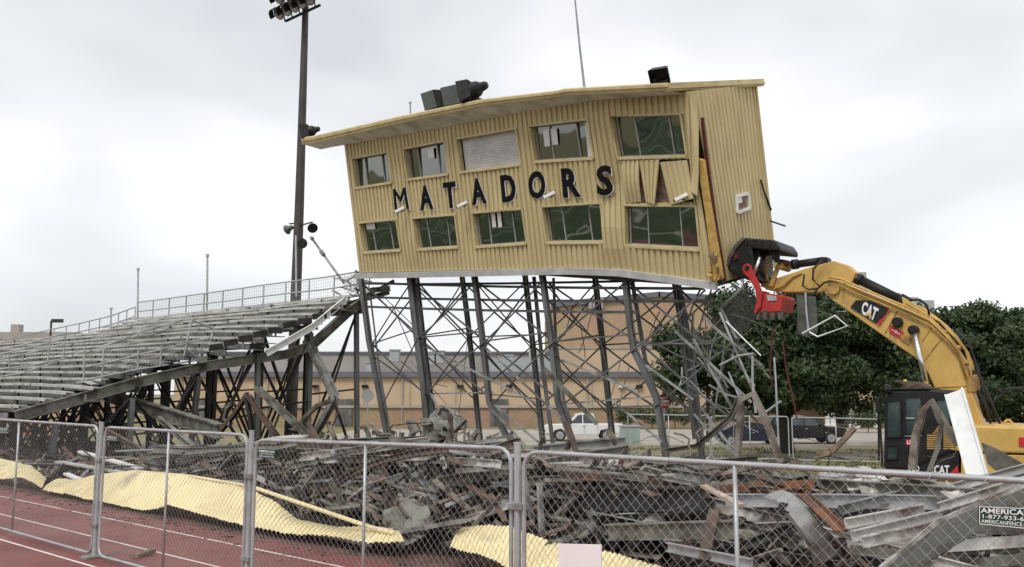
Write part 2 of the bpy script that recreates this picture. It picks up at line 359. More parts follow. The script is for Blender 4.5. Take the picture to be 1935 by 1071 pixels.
# ------------------------------------------------------------------ school buildings behind
def P2(px, py, y): return PY(px, py, y)
def wallbox(mb, px0, px1, pt, pb, y, depth, zb=None):
    p = P2(px0, pt, y); q = P2(px1, pb, y); mb.abox((p.x, y, q.z if zb is None else zb), (q.x, y + depth, p.z)); return p, q
sch = thing('school_building', Vector((-2, 86, -1.1)), 'long low tan masonry school building behind the steel tower', 'building')
m = MB(); wallbox(m, 330, 1420, 712, 770, 86, 18, P2(500, 768, 86).z); m.build('wall', 'stucco', sch)
m = MB(); wallbox(m, 328, 1422, 768.2, 800, 85.9, 18.2, -1.12); m.build('brick_base', 'brick_dark', sch)
m = MB(); wallbox(m, 326, 1424, 766, 770.5, 85.7, .2); m.build('stone_band', 'concrete', sch)
m = MB(); wallbox(m, 326, 1424, 702, 712.3, 85.6, 18.6); m.build('coping', 'metalcap', sch)
m = MB(); wallbox(m, 395, 1052, 667, 704, 98, 14, 2); m.build('upper_wall', 'roofgrey', sch)
m = MB(); wallbox(m, 393, 1054, 664, 668, 97.8, 14.4); m.build('upper_coping', 'metalcap', sch)
for (x0, x1, t0, b0) in ((920, 1045, 676, 702), (1000, 1030, 660, 676)):
    m = MB(); wallbox(m, x0, x1, t0, b0, 93, 3); m.build('rooftop_unit', 'hvac', sch)
for px, py in ((700, 686), (830, 664), (745, 662), (960, 672), (815, 668)):
    p = P2(px, py, 95); m = MB(); m.abox((p.x - .5, 95, p.z - 1.2), (p.x + .5, 96, p.z)); m.abox((p.x - .6, 94.9, p.z), (p.x + .6, 96.1, p.z + .12)); m.build('vent', 'hvac', sch)
for px in (943, 650, 384):
    p = P2(px, 760, 85.8); q = P2(px, 801, 85.8)
    d = MB(); d.abox((p.x - .85, 85.75, -1.1), (p.x + .85, 85.95, p.z + .3)); dd = d.build('door', 'col_steel', sch)
    h = MB(); h.abox((p.x + .55, 85.65, 0), (p.x + .62, 85.74, .5)); h.build('handle', 'galv', dd)
for px in (870, 962, 1175, 1208, 596, 690):
    p = P2(px, 730, 85.9); m = MB(); m.abox((p.x - .3, 85.6, p.z - .12), (p.x + .3, 85.98, p.z + .15)); m.build('wall_lamp', 'paper' if px % 2 else 'blk', sch)
for k in range(13):
    p = P2(345 + k * 86, 740, 85.95); m = MB(); m.abox((p.x - .05, 85.93, 1.0), (p.x + .05, 86.01, P2(700, 712.5, 86).z)); m.build('control_joint', 'concrete' if k % 3 else 'roofgrey', sch)
for px in (505, 760, 1110, 1290):
    p = P2(px, 740, 85.8); m = MB(); m.tube([Vector((p.x, 85.8, -1.1)), Vector((p.x, 85.8, P2(700, 713, 86).z))], .07, 6); m.build('downpipe', 'concrete', sch)
gym = thing('gym_building', Vector((9, 88, -1.1)), 'tall tan brick gym block with dark roof edge behind the tower', 'building')
m = MB(); p0 = P2(1042, 580, 104.5); p1 = P2(1245, 560, 104.5); p2 = P2(1440, 572, 104.5); zb = P2(1042, 655, 104.5).z
m.prism([Vector((p0.x, 104.5, zb)), Vector((p2.x, 104.5, zb)), p2, p1, p0], Vector((0, 22, 0))); m.build('brick_wall', 'brick', gym)
m = MB(); m.abox((p0.x - .05, 104.4, -1.1), (p2.x + .05, 126.6, zb - .25)); m.build('lower_wall', 'stucco', gym)
m = MB(); m.abox((p0.x - .1, 104.3, zb - .25), (p2.x + .1, 126.7, zb)); m.build('stone_band', 'concrete', gym)
m = MB()
for q0, q1 in ((p0, p1), (p1, p2)): m.sweep([q0 + Vector((-.1, -.1, .25)), q1 + Vector((.1, -.1, .25))], boxp(.6, .6))
m.build('roof_edge', 'metalcap', gym)
m = MB(); wallbox(m, 1112, 1140, 563, 583, 104, .3); m.build('wall_panel', 'roofgrey', gym)
ent = thing('entrance_building', Vector((32, 84, -1.1)), 'pale entrance building with white columns glimpsed under the trees', 'building')
m = MB(); wallbox(m, 1470, 1760, 700, 800, 88, 10, -1.1); m.build('wall', 'stucco', ent)
m = MB(); wallbox(m, 1500, 1720, 740, 762, 83, 5.2); m.build('canopy', 'stucco', ent)
for px in (1562, 1572, 1608, 1618, 1655):
    p = P2(px, 763, 84); m = MB(); m.lathe(Vector((p.x, 84, -1.1)), Z, [(.3, 0), (.3, .3), (.22, .35), (.22, p.z + 1.0), (.3, p.z + 1.05)], 12); m.build('column', 'white', ent, smooth=False)
for px in (1590, 1640):
    m = MB(); wallbox(m, px - 12, px + 12, 762, 800, 87.9, .3); m.build('door', 'blk', ent)
fb = thing('rooftop_building', Vector((46, 118, -1.1)), 'far flat-roofed building with grey roof units showing above the digger arm', 'building')
m = MB(); wallbox(m, 1600, 1790, 590, 800, 120, 14, -1.1); m.build('wall', 'stucco', fb)
for x0, x1, t0 in ((1618, 1641, 514), (1692, 1704, 553), (1713, 1737, 561), (1741, 1767, 567)):
    m = MB(); wallbox(m, x0, x1, t0, 595, 121, 2.2); m.build('rooftop_unit', 'hvac', fb)
m = MB(); wallbox(m, 1893, 2200, 612, 800, 110, 14, -1.1); wb = m.build('brick_building', 'brick', None, 'plain tan brick building behind the treetops at the right edge', 'building')
m = MB(); wallbox(m, 1890, 2203, 606, 612.5, 109.7, 14.5); m.build('coping', 'metalcap', wb)
# re-parent offset for the coping (built in world coordinates by ORI)
lf = thing('brown_building', Vector((-62, 104, -1.1)), 'low brown flat-roofed building behind the far left bleacher end', 'building')
m = MB(); wallbox(m, -140, 138, 641, 760, 104, 12, -1.1); m.build('wall', 'stucco', lf)
m = MB(); wallbox(m, -143, 141, 627, 641.5, 103.7, 12.6); m.build('roof_band', 'roofgrey', lf)
p = P2(28, 619, 106); m = MB(); m.abox((p.x - .5, 106, p.z - 1), (p.x + .5, 107, p.z + .4)); m.build('chimney', 'roofgrey', lf)

# ------------------------------------------------------------------ trees
def leaves(centers, radii, n_per, size, name, m, parent, zsq=.75):
    c = np.repeat(np.array(centers), n_per, axis=0); r = np.repeat(np.array(radii), n_per)[:, None]
    d = rng.normal(size=c.shape); d /= np.linalg.norm(d, axis=1)[:, None]
    rad = rng.random((len(c), 1)) ** .45
    p = c + d * rad * r * np.array([1, 1, zsq])
    n = len(p); u = rng.normal(size=(n, 3)); u /= np.linalg.norm(u, axis=1)[:, None]
    v = np.cross(u, d + rng.normal(size=(n, 3)) * .6); v /= np.linalg.norm(v, axis=1)[:, None] + 1e-9
    s = size * (.6 + .8 * rng.random((n, 1)))
    q = np.stack([p - u * s, p + v * s * .55 - u * s * .1, p + u * s, p - v * s * .55 + u * s * .1], 1).reshape(-1, 3)
    o0 = np.array(ORI[parent.name]); q = (q - o0).astype(np.float32)
    me = bpy.data.meshes.new(name); me.vertices.add(4 * n); me.vertices.foreach_set('co', q.ravel())
    me.loops.add(4 * n); me.loops.foreach_set('vertex_index', np.arange(4 * n, dtype=np.int32))
    me.polygons.add(n); me.polygons.foreach_set('loop_start', np.arange(0, 4 * n, 4, dtype=np.int32)); me.update(calc_edges=True)
    me.materials.append(M[m]); ob = bpy.data.objects.new(name, me); COL.objects.link(ob); ob.parent = parent; ORI[ob.name] = ORI[parent.name]
    return ob
def tree(base, lobes, label, trunk_r=.35, fork=1.8, nclump=70, n_per=170, leaf=.15, cr=(.6, 1.15), group=None):
    t = thing('oak_tree', base, label, 'tree', group)
    cs, rs = [], []
    vol = [l[1][0] * l[1][1] * l[1][2] for l in lobes]; tot = sum(vol)
    ends = []
    for (c, rr), v in zip(lobes, vol):
        k = max(5, int(nclump * v / tot))
        for i in range(k):
            d = Vector(rng.normal(size=3)).normalized(); f = .25 + .72 * random.random() ** .6
            p = Vector(c) + Vector((d.x * rr[0] * f, d.y * rr[1] * f, d.z * rr[2] * f)); cs.append(tuple(p)); rs.append(random.uniform(*cr))
        ends.append(Vector(c))
    tk = MB(); top = base + Vector((0, 0, fork))
    tk.tube([base, base + Vector((.05, 0, .4)), base + Vector((0, .05, fork * .6)), top], trunk_r, 9, [1.35, 1.05, .95, .85]); tko = tk.build('trunk', 'bark', t, smooth=True)
    for e_ in ends:
        mid = lerp(top, e_, .5) + Vector((random.uniform(-.3, .3), random.uniform(-.3, .3), .3))
        lm = MB(); lm.tube([top - Vector((0, 0, .2)), mid, e_], trunk_r * .5, 7, [1, .65, .25]); lm.build('limb', 'bark', tko, smooth=True)
    leaves(cs, rs, n_per, leaf, 'crown', 'leaf', t); return t
Yt = 46.0
def L_(px, py, rx, rz, y=Yt, ry=None):
    return (PY(px, py, y), (rx, ry if ry else rx, rz))
tree(PZ(1484, 858, -1.1), [L_(1330, 690, 2.3, 2.1), L_(1420, 625, 2.7, 2.3), L_(1520, 620, 2.8, 2.2), L_(1610, 640, 2.6, 2.0), L_(1680, 690, 2.3, 2.0), L_(1480, 710, 3.4, 1.7), L_(1590, 720, 2.6, 1.4), L_(1290, 655, 1.2, 1.1), L_(1400, 745, 1.6, .9)],
     'broad dark green oak behind the digger bucket, trunk beside the black SUV', .42, 2.2, 190, 480, .125, (.75, 1.25))
tree(Vector((25.5, 54, -1.1)), [L_(1690, 650, 2.6, 2.2, 54), L_(1790, 640, 2.8, 2.2, 54), L_(1860, 645, 2.8, 2.3, 54), L_(1830, 720, 3.6, 2.2, 54), L_(1730, 730, 2.6, 1.8, 54)],
     'dark oak directly behind the digger boom and cab', .4, 2.0, 160, 450, .13, (.75, 1.3))
tree(Vector((33.5, 56, -1.1)), [L_(1900, 660, 2.9, 2.3, 56), L_(1990, 650, 3.0, 2.6, 56), L_(1935, 740, 3.4, 2.4, 56), L_(2070, 700, 3.0, 2.4, 56)],
     'dark oak at the right edge behind the digger hoses', .4, 2.0, 150, 450, .13, (.75, 1.3))
def shrub(px, py, y, r, label, h=.9):
    p = PY(px, py, y); p.z = gz(p); t = thing('shrub', p, label, 'shrub', 'shrubs by the school wall')
    leaves([tuple(p + Vector((random.uniform(-r, r) * .8, random.uniform(-.5, .5), h * random.uniform(.45, .9)))) for _ in range(9)], [r * .55] * 9, 130, .12, 'foliage', 'leaf2', t)
    m = MB(); m.tube([p, p + Vector((.05, 0, h * .6))], .04, 6); m.build('stem', 'bark', t)
for i, px in enumerate((1190, 1232, 1275, 1318, 1362, 1402)): shrub(px, 800, 82, 1.25, ('leftmost', 'second', 'third', 'fourth', 'fifth', 'rightmost')[i] + ' dark green shrub of the row along the school wall', 1.7)
shrub(1640, 805, 74, 1.6, 'loose green shrub under the oak branches right of the black SUV', 2.0)
for px in (250, 435): shrub(px, 868, 21.5 if px < 300 else 19.0, .55, 'low bright weed clump in the wreckage behind the fence' if px < 300 else 'low weed clump under the small green fence sign', .5)

# ================================================================== PRESS BOX (tilted forward, seen from below)
TH = R(13)
PN = (-B * math.cos(TH) - Z * math.sin(TH)).normalized()     # outward normal of the front wall
PU = (Z * math.cos(TH) - B * math.sin(TH)).normalized()      # up in the front wall
BK = -PN
FP0 = B * 21.4 + Z * 6.0
def fp(px, py, off=0.): return PP(px, py, FP0, PN) + PN * off
def st(p): d = p - FP0; return d.dot(A), d.dot(PU)
def fst(s, t, off=0.): return FP0 + A * s + PU * t + PN * off
TOPL = [st(fp(*q)) for q in ((650, 269), (800, 244), (940, 217), (1100, 189), (1200, 181), (1314, 171))]
BOTL = [st(fp(*q)) for q in ((679, 515), (850, 511), (1080, 505), (1170, 508), (1260, 520), (1350, 533))]
def pl(pts, u):
    s = pts[0][0] + (pts[-1][0] - pts[0][0]) * u
    for (x0, y0), (x1, y1) in zip(pts, pts[1:]):
        if s <= x1 + 1e-6: return s, y0 + (y1 - y0) * (s - x0) / (x1 - x0)
    return pts[-1]
def uvst(u, v):
    a = pl(BOTL, u); b = pl(TOPL, u); return a[0] + (b[0] - a[0]) * v, a[1] + (b[1] - a[1]) * v
def uvp(u, v, off=0.): s, t = uvst(min(1, max(0, u)), v); return fst(s, t, off)
def inv(px, py):
    S, T = st(fp(px, py)); u = v = .5
    for _ in range(30):
        s, t = uvst(u, v); u += (S - s) / 15.0; u = min(1.05, max(-.05, u)); a = pl(BOTL, min(1, max(0, u)))[1]; b = pl(TOPL, min(1, max(0, u)))[1]; v = (T - a) / (b - a)
    return u, v
WIN = [((666, 299), (734, 287), (742, 344), (672, 355)), ((763, 281), (841, 266), (849, 328), (771, 339)), ((863, 262), (976, 242), (986, 310), (871, 325)),
       ((1001, 238), (1112, 225), (1123, 298), (1011, 305)), ((1154, 219), (1287, 215), (1299, 294), (1168, 298)),
       ((679, 421), (750, 414), (759, 472), (688, 477)), ((780, 412), (861, 405), (868, 466), (790, 471)), ((893, 402), (988, 394), (997, 459), (900, 466)),
       ((1024, 390), (1136, 383), (1145, 457), (1034, 458)), ((1180, 387), (1316, 389), (1324, 471), (1182, 463))]
TEAR = ((1176, 303), (1299, 300), (1312, 382), (1186, 384))
holes = [[inv(*c) for c in q] for q in WIN + [TEAR]]
pb = thing('press_box', fst(0, -.5, -1.8), 'tilting two-storey yellow corrugated press box with broken right corner', 'press box')
NR = 76; prof = [(0, 0), (.26, 0), (.34, .05), (.90, .05), (.98, 0)]
def dent(u, v):
    d = .05 * mnoise.noise(Vector((u * 9, v * 3, 3.1))) + .02 * mnoise.noise(Vector((u * 30, v * 5, 7.7)))
    k = max(0, 1 - abs(u - .80) / .06); d += .10 * k * math.sin(v * 9)
    return d * min(1, u * 12 + .2)
def strips(u0, u1):
    res = []
    n0, n1 = int(round(u0 * NR)), int(round(u1 * NR))
    for k in range(n0, n1):
        for (x0, h0), (x1, h1) in zip(prof, prof[1:] + [(1.0, 0)]):
            res.append(((k + x0) / NR, h0, (k + x1) / NR, h1))
    return res
for sh in range(19):
    segs = []
    for si, (ua, ha, ub, hb) in enumerate(strips(sh * 4 / NR, (sh + 1) * 4 / NR)):
        uc = (ua + ub) / 2; iv = [(0., 1.)]
        for TL, TR, BR, BL in holes:
            if (TL[0] + BL[0]) / 2 - .001 < uc < (TR[0] + BR[0]) / 2 + .001:
                f = (uc - TL[0]) / (TR[0] - TL[0]); vt = TL[1] + (TR[1] - TL[1]) * f; vb = BL[1] + (BR[1] - BL[1]) * f
                ni = []
                for a, b in iv: ni += [(a, vb), (vt, b)] if vb > a and vt < b else [(a, b)]
                iv = [(a, b) for a, b in ni if b - a > .004]
        segs += [[si, ua, ha, ub, hb, a, b, len(segs) + j] for j, (a, b) in enumerate(iv)]
    for x in segs:                      # neighbouring strips that touch belong to one sheet
        for y in segs:
            if abs(x[0] - y[0]) == 1 and min(x[6], y[6]) - max(x[5], y[5]) > .002 and x[7] != y[7]:
                o_, n_ = max(x[7], y[7]), min(x[7], y[7])
                for z_ in segs:
                    if z_[7] == o_: z_[7] = n_
    for key in sorted({x[7] for x in segs}):
        mb = MB()
        for _, ua, ha, ub, hb, a, b, kk in segs:
            if kk != key: continue
            n = max(1, int((b - a) / .12)); i0 = len(mb.v)
            for j in range(n + 1):
                v = a + (b - a) * j / n
                ur = lambda u: u - (.012 * max(0, 1 - abs(v - .5) * 2.2) if u > .985 else 0)
                mb.v += [uvp(ur(ua), v, ha + dent(ua, v)), uvp(ur(ub), v, hb + dent(ub, v))]
            for j in range(n): mb.f.append((i0 + 2 * j, i0 + 2 * j + 1, i0 + 2 * j + 3, i0 + 2 * j + 2))
        mb.build('wall_panel', 'siding', pb)
# windows
def q4(q, off): return [fp(*c, off) for c in q]
def inset(q, l, r, t, b):
    return [bil(q, l, 1 - t), bil(q, 1 - r, 1 - t), bil(q, 1 - r, b), bil(q, l, b)]
PAP = {3: [((1022, 245, 1033, 277)), ((1037, 243, 1048, 274)), ((1101, 229, 1114, 296))], 1: [((803, 280, 815, 300))], 7: [((924, 401, 931, 430)), ((935, 400, 942, 430))], 5: [((688, 422, 704, 434))]}
for i, q in enumerate(WIN):
    wo = thing('window', fp(*q[3], -.05), None, None); wo.parent = pb; wo.location = fp(*q[3], -.05) - ORI[pb.name]
    o = q4(q, .0); f = MB()
    for k in range(4):
        a, b = o[k], o[(k + 1) % 4]
        f.sweep([a - PN * .05, b - PN * .05], boxp(.06, .22), PN)
    f.build('window_frame', 'trim', wo)
    sl = MB(); sl.sweep([o[3] - PU * .03 + PN * .03, o[2] - PU * .03 + PN * .03], boxp(.05, .12), PN); sl.build('sill', 'trim', wo)
    inn = q4(q, -.14)
    if i == 2:
        for k in range(17):
            y0, y1 = k / 17, (k + 1) / 17; s = MB()
            s.sweep([bil(inn, .05, (y0 + y1) / 2), bil(inn, .98, (y0 + y1) / 2)], [(-.02, -.052), (.015, -.052), (.03, 0.0), (.015, .046), (-.02, .046)], PU); s.build('shutter_slat', 'shutter', wo)
        continue
    ff = MB(); qi = inset(inn, .045, .02, .03, .03)
    for k in range(4): ff.sweep([qi[k], qi[(k + 1) % 4]], boxp(.035, .05), PN)
    ff.build('inner_frame', 'frame', wo)
    xs = [.05, .27, .74, .98] if i in (0, 1, 5, 6, 7) else ([.05, .30, .75, .98] if i != 4 else [.06, .31, .80, .98])
    for k in range(3):
        pn = MB(); z = inset(inn, xs[k], 1 - xs[k + 1], .03, .03)
        tw = PN * random.uniform(-.015, .015); tv = PN * (random.uniform(-.015, .015) - (.04 if i in (0, 1) else .03 if i in (3,) else .0))
        z = [p_ - PN * (.02 if i in (0, 1, 3) else 0) for p_ in z]; pn.quad(z[3] + tw - tv * .5, z[2] - tw - tv * .5, z[1] - tw + tv * .5, z[0] + tw + tv * .5); pn.build('pane', 'glass', wo)
        if k: mu = MB(); mu.sweep([bil(inn, xs[k], .03), bil(inn, xs[k], .97)], boxp(.035, .05), PN); mu.build('mullion', 'frame', wo)
    for (x0, y0, x1, y1) in PAP.get(i, []):
        sk = (y1 - y0) * .10
        pp = [fp(x0, y0, -.10), fp(x1, y0 - 1, -.10), fp(x1 + sk, y1 - 1, -.10), fp(x0 + sk, y1, -.10)]
        MB().quad(*pp).build('paper_sheet', 'paper', wo)
# torn sheets between the right-hand windows
def ribsheet(mb, q, n, h, bulge=None, nv=6):
    for k in range(n):
        for (x0, h0), (x1, h1) in zip(prof, prof[1:] + [(1., 0)]):
            i0 = len(mb.v)
            for j in range(nv + 1):
                y = j / nv
                for x, hh in ((x0, h0), (x1, h1)):
                    X = (k + x) / n; mb.v.append(bil(q, X, y) + PN * (hh * h / .05 + (bulge(X, y) if bulge else 0)))
            for j in range(nv): mb.f.append((i0 + 2 * j, i0 + 2 * j + 1, i0 + 2 * j + 3, i0 + 2 * j + 2))
for q, n, bl in ((((1176, 302), (1209, 301), (1213, 381), (1184, 384)), 4, lambda x, y: .08 * math.sin(y * 3.1)),
                 (((1209, 303), (1248, 301), (1243, 385), (1222, 381)), 4, lambda x, y: .03 + .12 * (1 - y) * x),
                 (((1249, 306), (1300, 302), (1317, 374), (1268, 387)), 5, lambda x, y: .04 + .15 * (1 - y) ** 1.5 * x)):
    mb = MB(); ribsheet(mb, q4(q, .01), n, .04, bl); tag(mb.build('torn_sheet', 'siding', pb), 'torn loose siding sheet bent outwards')
iw = MB(); iw.quad(*[fp(*c, -.16) for c in ((1172, 388), (1318, 388), (1306, 297), (1166, 300))]); iw.build('backing_board', 'wood', pb)
# letters
LET = [('M', (746, 357), (769, 354), (776, 394), (750, 399)), ('A', (796, 351), (815, 348), (822, 394), (798, 397)), ('T', (840, 345), (863, 342), (867, 391), (845, 394)),
       ('A', (893, 338), (914, 335), (923, 383), (896, 387)), ('D', (948, 331), (975, 328), (979, 379), (953, 382)), ('O', (1001, 324), (1032, 321), (1034, 374), (1003, 376)),
       ('R', (1063, 318), (1094, 316), (1101, 371), (1068, 373)), ('S', (1130, 313), (1158, 311), (1162, 367), (1132, 370))]
for ch, *q in LET:
    mb = MB(); qq = [fp(*c, .10) for c in q]; add_text(mb, ch, lambda x, y: bil(qq, x, y), .0 if ch == 'M' else .032, PN * .03); lo = mb.build('letter', 'letter', pb)
    mb = MB(); q2 = [fp(c[0] + 1.8, c[1] + 2.4, .065) for c in q]; add_text(mb, ch, lambda x, y: bil(q2, x, y), .0 if ch == 'M' else .036, PN * .015); mb.build('letter_backing', 'white', lo)
# base beam
mb = MB(); bt = [fp(x, y, .06) for x, y in ((676, 521), (850, 517), (1080, 511.5), (1170, 514.5), (1262, 526.5), (1356, 540))]
mb.sweep(bt, boxp(.14, .2), PU); mb.build('base_beam', 'pale_steel2', pb)
fl = MB(); fl.prism([uvp(u, .0, -.02) - PU * .02 for u in (0, .5, .75, 1)] + [uvp(u, 0, -.02) + BK * 3.65 - PU * .02 for u in (1, .75, .5, 0)], -PU * .12); fl.build('floor_deck', 'steel_dark', pb)
# corner points and other walls
DEP = 3.6
cT, cB = uvp(1, 1), uvp(1, 0)
SN = (cT - cB).cross(BK).normalized()
if SN.dot(A) < 0: SN = -SN
def sp(px, py, off=0.): return PP(px, py, cT, SN) + SN * off
sideq = [sp(1311, 171, .0), sp(1423, 160, .02), sp(1461, 506, .02), sp(1366, 532, .0)]
def ribside(mb, q, n, h, nv=8, hole=None):
    for k in range(n):
        for (x0, h0), (x1, h1) in zip(prof, prof[1:] + [(1., 0)]):
            i0 = len(mb.v)
            for j in range(nv + 1):
                y = j / nv
                for x, hh in ((x0, h0), (x1, h1)):
                    X = (k + x) / n; mb.v.append(bil(q, X, y) + SN * (hh * h / .05 + .03 * mnoise.noise(Vector((X * 4, y * 4, 1)))))
            for j in range(nv): mb.f.append((i0 + 2 * j, i0 + 2 * j + 1, i0 + 2 * j + 3, i0 + 2 * j + 2))
for k in range(4):
    x0, x1 = k / 4, (k + 1) / 4; qq = [bil(sideq, x0, 1), bil(sideq, x1, 1), bil(sideq, x1, 0), bil(sideq, x0, 0)]
    mb = MB(); ribside(mb, qq, 4, .045); mb.build('side_panel', 'siding', pb)
MB().quad(uvp(0, 0), uvp(0, 0) + BK * DEP, uvp(0, 1) + BK * DEP, uvp(0, 1)).build('left_wall', 'siding', pb)
MB().quad(uvp(0, 0) + BK * DEP, uvp(1, 0) + BK * DEP, uvp(1, 1) + BK * DEP, uvp(0, 1) + BK * DEP).build('back_wall', 'siding', pb)
# side: back corner trim, hatch, rust streak
mb = MB(); mb.sweep([sideq[1] + SN * .05, sideq[2] + SN * .05], boxp(.10, .07), SN); mb.build('corner_trim', 'siding', pb)
hq = [sp(1386, 371, .09), sp(1408, 366, .09), sp(1412, 393, .09), sp(1388, 402, .09)]
mb = MB()
for k in range(4): mb.sweep([hq[k], hq[(k + 1) % 4]], boxp(.09, .05), SN)
mb.build('hatch_frame', 'white', pb)
MB().quad(*[p - SN * .02 for p in hq]).build('hatch_opening', 'wood', pb)
MB().quad(sp(1388, 372, .085), sp(1396, 370, .085), sp(1398, 383, .085), sp(1389, 385, .085)).build('hatch_scrap', 'white', pb)
mb = MB(); mb.tube([sp(1430, 340, .12), sp(1434, 362, .16), sp(1445, 380, .1), sp(1449, 398, .14)], .03, 6); mb.build('loose_cable', 'blk', pb)
# torn corner: red steel, insulation, hanging strip
mb = MB(); mb.sweep([fp(1323, 222, -.12), fp(1332, 300, -.12), fp(1350, 420, -.08), fp(1369, 532, -.04)], boxp(.07, .08), PN); mb.build('red_corner_stud', 'red_oxide', pb)
mb = MB(); ins = [(1322, 298), (1333, 302), (1344, 380), (1356, 450), (1369, 526), (1352, 532), (1344, 480), (1334, 400), (1325, 345)]
pts = [fp(*c, -.03) for c in ins]; mb.prism(pts, PN * .12); mb.build('insulation_batt', 'insul', pb, bevel=.03)
for k in range(12):
    c = fp(1352 + random.uniform(-12, 14), 505 + random.uniform(-28, 22), random.uniform(0, .2)); mb = MB()
    ax = Vector(rng.normal(size=3)).normalized(); ay = ax.orthogonal().normalized(); az_ = ax.cross(ay); mb.box(c, ax * random.uniform(.06, .16), ay * random.uniform(.03, .08), az_ * .025)
    mb.build('insulation_scrap', 'insul' if k % 2 else 'wood', pb, bevel=.02)
mb = MB(); mb.prism([fp(1306, 178, .07), fp(1319, 177, .09), fp(1323, 230, .11), fp(1327, 330, .22), fp(1326, 369, .26), fp(1311, 360, .2), fp(1315, 300, .1), fp(1308, 240, .07)], -PN * .03); tag(mb.build('corner_strip', 'siding', pb), 'corner flashing strip peeled away')
# roof: soffit, fascia, roof sheet
FO = .75
fu = [(602, 259), (622, 256), (785, 219.5), (941, 188), (1080, 172), (1098, 168), (1226, 161), (1290, 158)]
fl_ = [(601, 273), (625, 270.5), (785, 233.5), (950, 200), (1080, 185), (1098, 181.5), (1226, 176.5), (1290, 173.5)]
up_, lo_ = [fp(*q, FO) for q in fu], [fp(*q, FO) for q in fl_]
mb = MB(); i0 = len(mb.v)
for a, b in zip(up_, lo_):
    mb.v += [b, lerp(b, a, .25) + PN * .03, lerp(b, a, .32) + PN * .0, lerp(b, a, .5) + PN * .05, lerp(b, a, .85) + PN * .05, a, a - PN * .12, b - PN * .05]
for i in range(len(up_) - 1):
    for j in range(8): mb.f.append((i0 + i * 8 + j, i0 + i * 8 + (j + 1) % 8, i0 + (i + 1) * 8 + (j + 1) % 8, i0 + (i + 1) * 8 + j))
mb.f += [tuple(range(i0 + 7, i0 - 1, -1)), tuple(range(i0 + 8 * (len(up_) - 1), i0 + 8 * len(up_)))]
mb.build('front_fascia', 'trim', pb)
mb = MB(); i0 = 0
WTOP = [(600, 284), (650, 274), (800, 249), (940, 222), (1100, 194), (1200, 186), (1314, 176), (1400, 170)]
for (x_, y_), q in zip(fl_, lo_):
    xb = x_ + 6
    for (x0, y0), (x1, y1) in zip(WTOP, WTOP[1:]):
        if x0 <= xb <= x1: yw = y0 + (y1 - y0) * (xb - x0) / (x1 - x0)
    mb.v += [q - PN * .06 + PU * .02, fp(xb, yw - .5, .02)]
for i in range(len(lo_) - 1): mb.f.append((2 * i, 2 * i + 1, 2 * i + 3, 2 * i + 2))
mb.build('soffit', 'soffit', pb)
mb = MB()
for q in up_: mb.v += [q - PN * .10 - PU * .03, q - PN * (FO + DEP + .5) - PU * .03]
for i in range(len(up_) - 1): mb.f.append((2 * i, 2 * i + 1, 2 * i + 3, 2 * i + 2))
mb.build('roof_sheet', 'roofgrey', pb)
mb = MB(); e0, e1 = up_[-1], sp(1429, 151.5, .25); f0, f1 = lo_[-1], sp(1429, 165, .25)
mb.prism([f0, f1, e1, e0], -SN * .1); k0 = lerp(f0, e0, .38); k1 = lerp(f1, e1, .38)
mb.sweep([k0 + SN * .02, k1 + SN * .02], boxp(.05, .05), SN); mb.build('side_fascia', 'trim', pb)
MB().quad(f0 - SN * .05, f1 - SN * .05, f1 - SN * .5 + PU * .02, f0 - SN * .5 + PU * .02).build('side_soffit', 'soffit', pb)

# things on the roof
def roofp(px, py, back=.5): return fp(px, py, FO - back)
def floodlamp(px, py, sc, yaw, label, glass=False, tilt=.25):
    base = roofp(px, py, .25); t = thing('floodlight', base, label, 'floodlight', 'floodlights on the press box roof')
    d = (A * math.cos(yaw) + B * math.sin(yaw) - Z * tilt).normalized(); s = d.cross(Z).normalized(); u = s.cross(d)
    c = base + Z * .42 * sc
    m = MB(); m.box(base + Z * .03, A * .35 * sc, B * .12 * sc, Z * .03); m.build('mount_plate', 'blk', t)
    m = MB()
    for k in (-1, 1): m.bar(base + s * .24 * k * sc, c + s * .26 * k * sc, .04, .06)
    m.build('yoke', 'blk', t)
    m = MB(); m.lathe(c - d * .25 * sc, d, [(.09 * sc, -.28 * sc), (.14 * sc, -.2 * sc), (.16 * sc, -.05 * sc), (.26 * sc, .08 * sc), (.30 * sc, .3 * sc)], 14); m.build('housing', 'blk' if not glass else 'lamp_glass', t, smooth=False)
    q = [c + d * .02 * sc + s * x * sc + u * y * sc for x, y in ((-.3, -.3), (.3, -.3), (.3, .3), (-.3, .3))]
    q2 = [c + d * .42 * sc + s * x * sc + u * y * sc for x, y in ((-.38, -.36), (.38, -.36), (.38, .36), (-.38, .36))]
    m = MB()
    for k in range(4): m.prism([q[k], q[(k + 1) % 4], q2[(k + 1) % 4], q2[k]], (q[k] + q[(k + 1) % 4] - 2 * (c + d * .02 * sc)).normalized() * .02)
    m.build('visor', 'blk', t)
    m = MB(); m.quad(*[p + d * .05 for p in q]); m.build('lens', 'blk' if glass else 'grey_box', t)
    return t
floodlamp(606, 262, .72, R(215), 'black floodlight at the far left end of the press box roof')
floodlamp(915, 194, .95, R(195), 'black square floodlight beside the two grey loudspeakers on the roof')
floodlamp(1268, 160, .66, R(-75), 'black floodlight with pale dome near the right end of the roof', True, .85)
def speakerbox(q, dep, label):
    pts = [roofp(*c, .12) for c in q]; t = thing('loudspeaker', lerp(pts[2], pts[3], .5), label, 'loudspeaker', 'grey box loudspeakers on the roof')
    c = sum(pts, Vector()) / 4; back = (B * .8 + A * .75).normalized() * dep
    m = MB(); m.prism([lerp(p, c, 0) for p in pts], back); m.build('cabinet', 'blk', t)
    m = MB(); m.quad(*[lerp(p, c, .07) - back.normalized() * .012 for p in pts]); m.build('grille', 'grey_box', t)
    return t
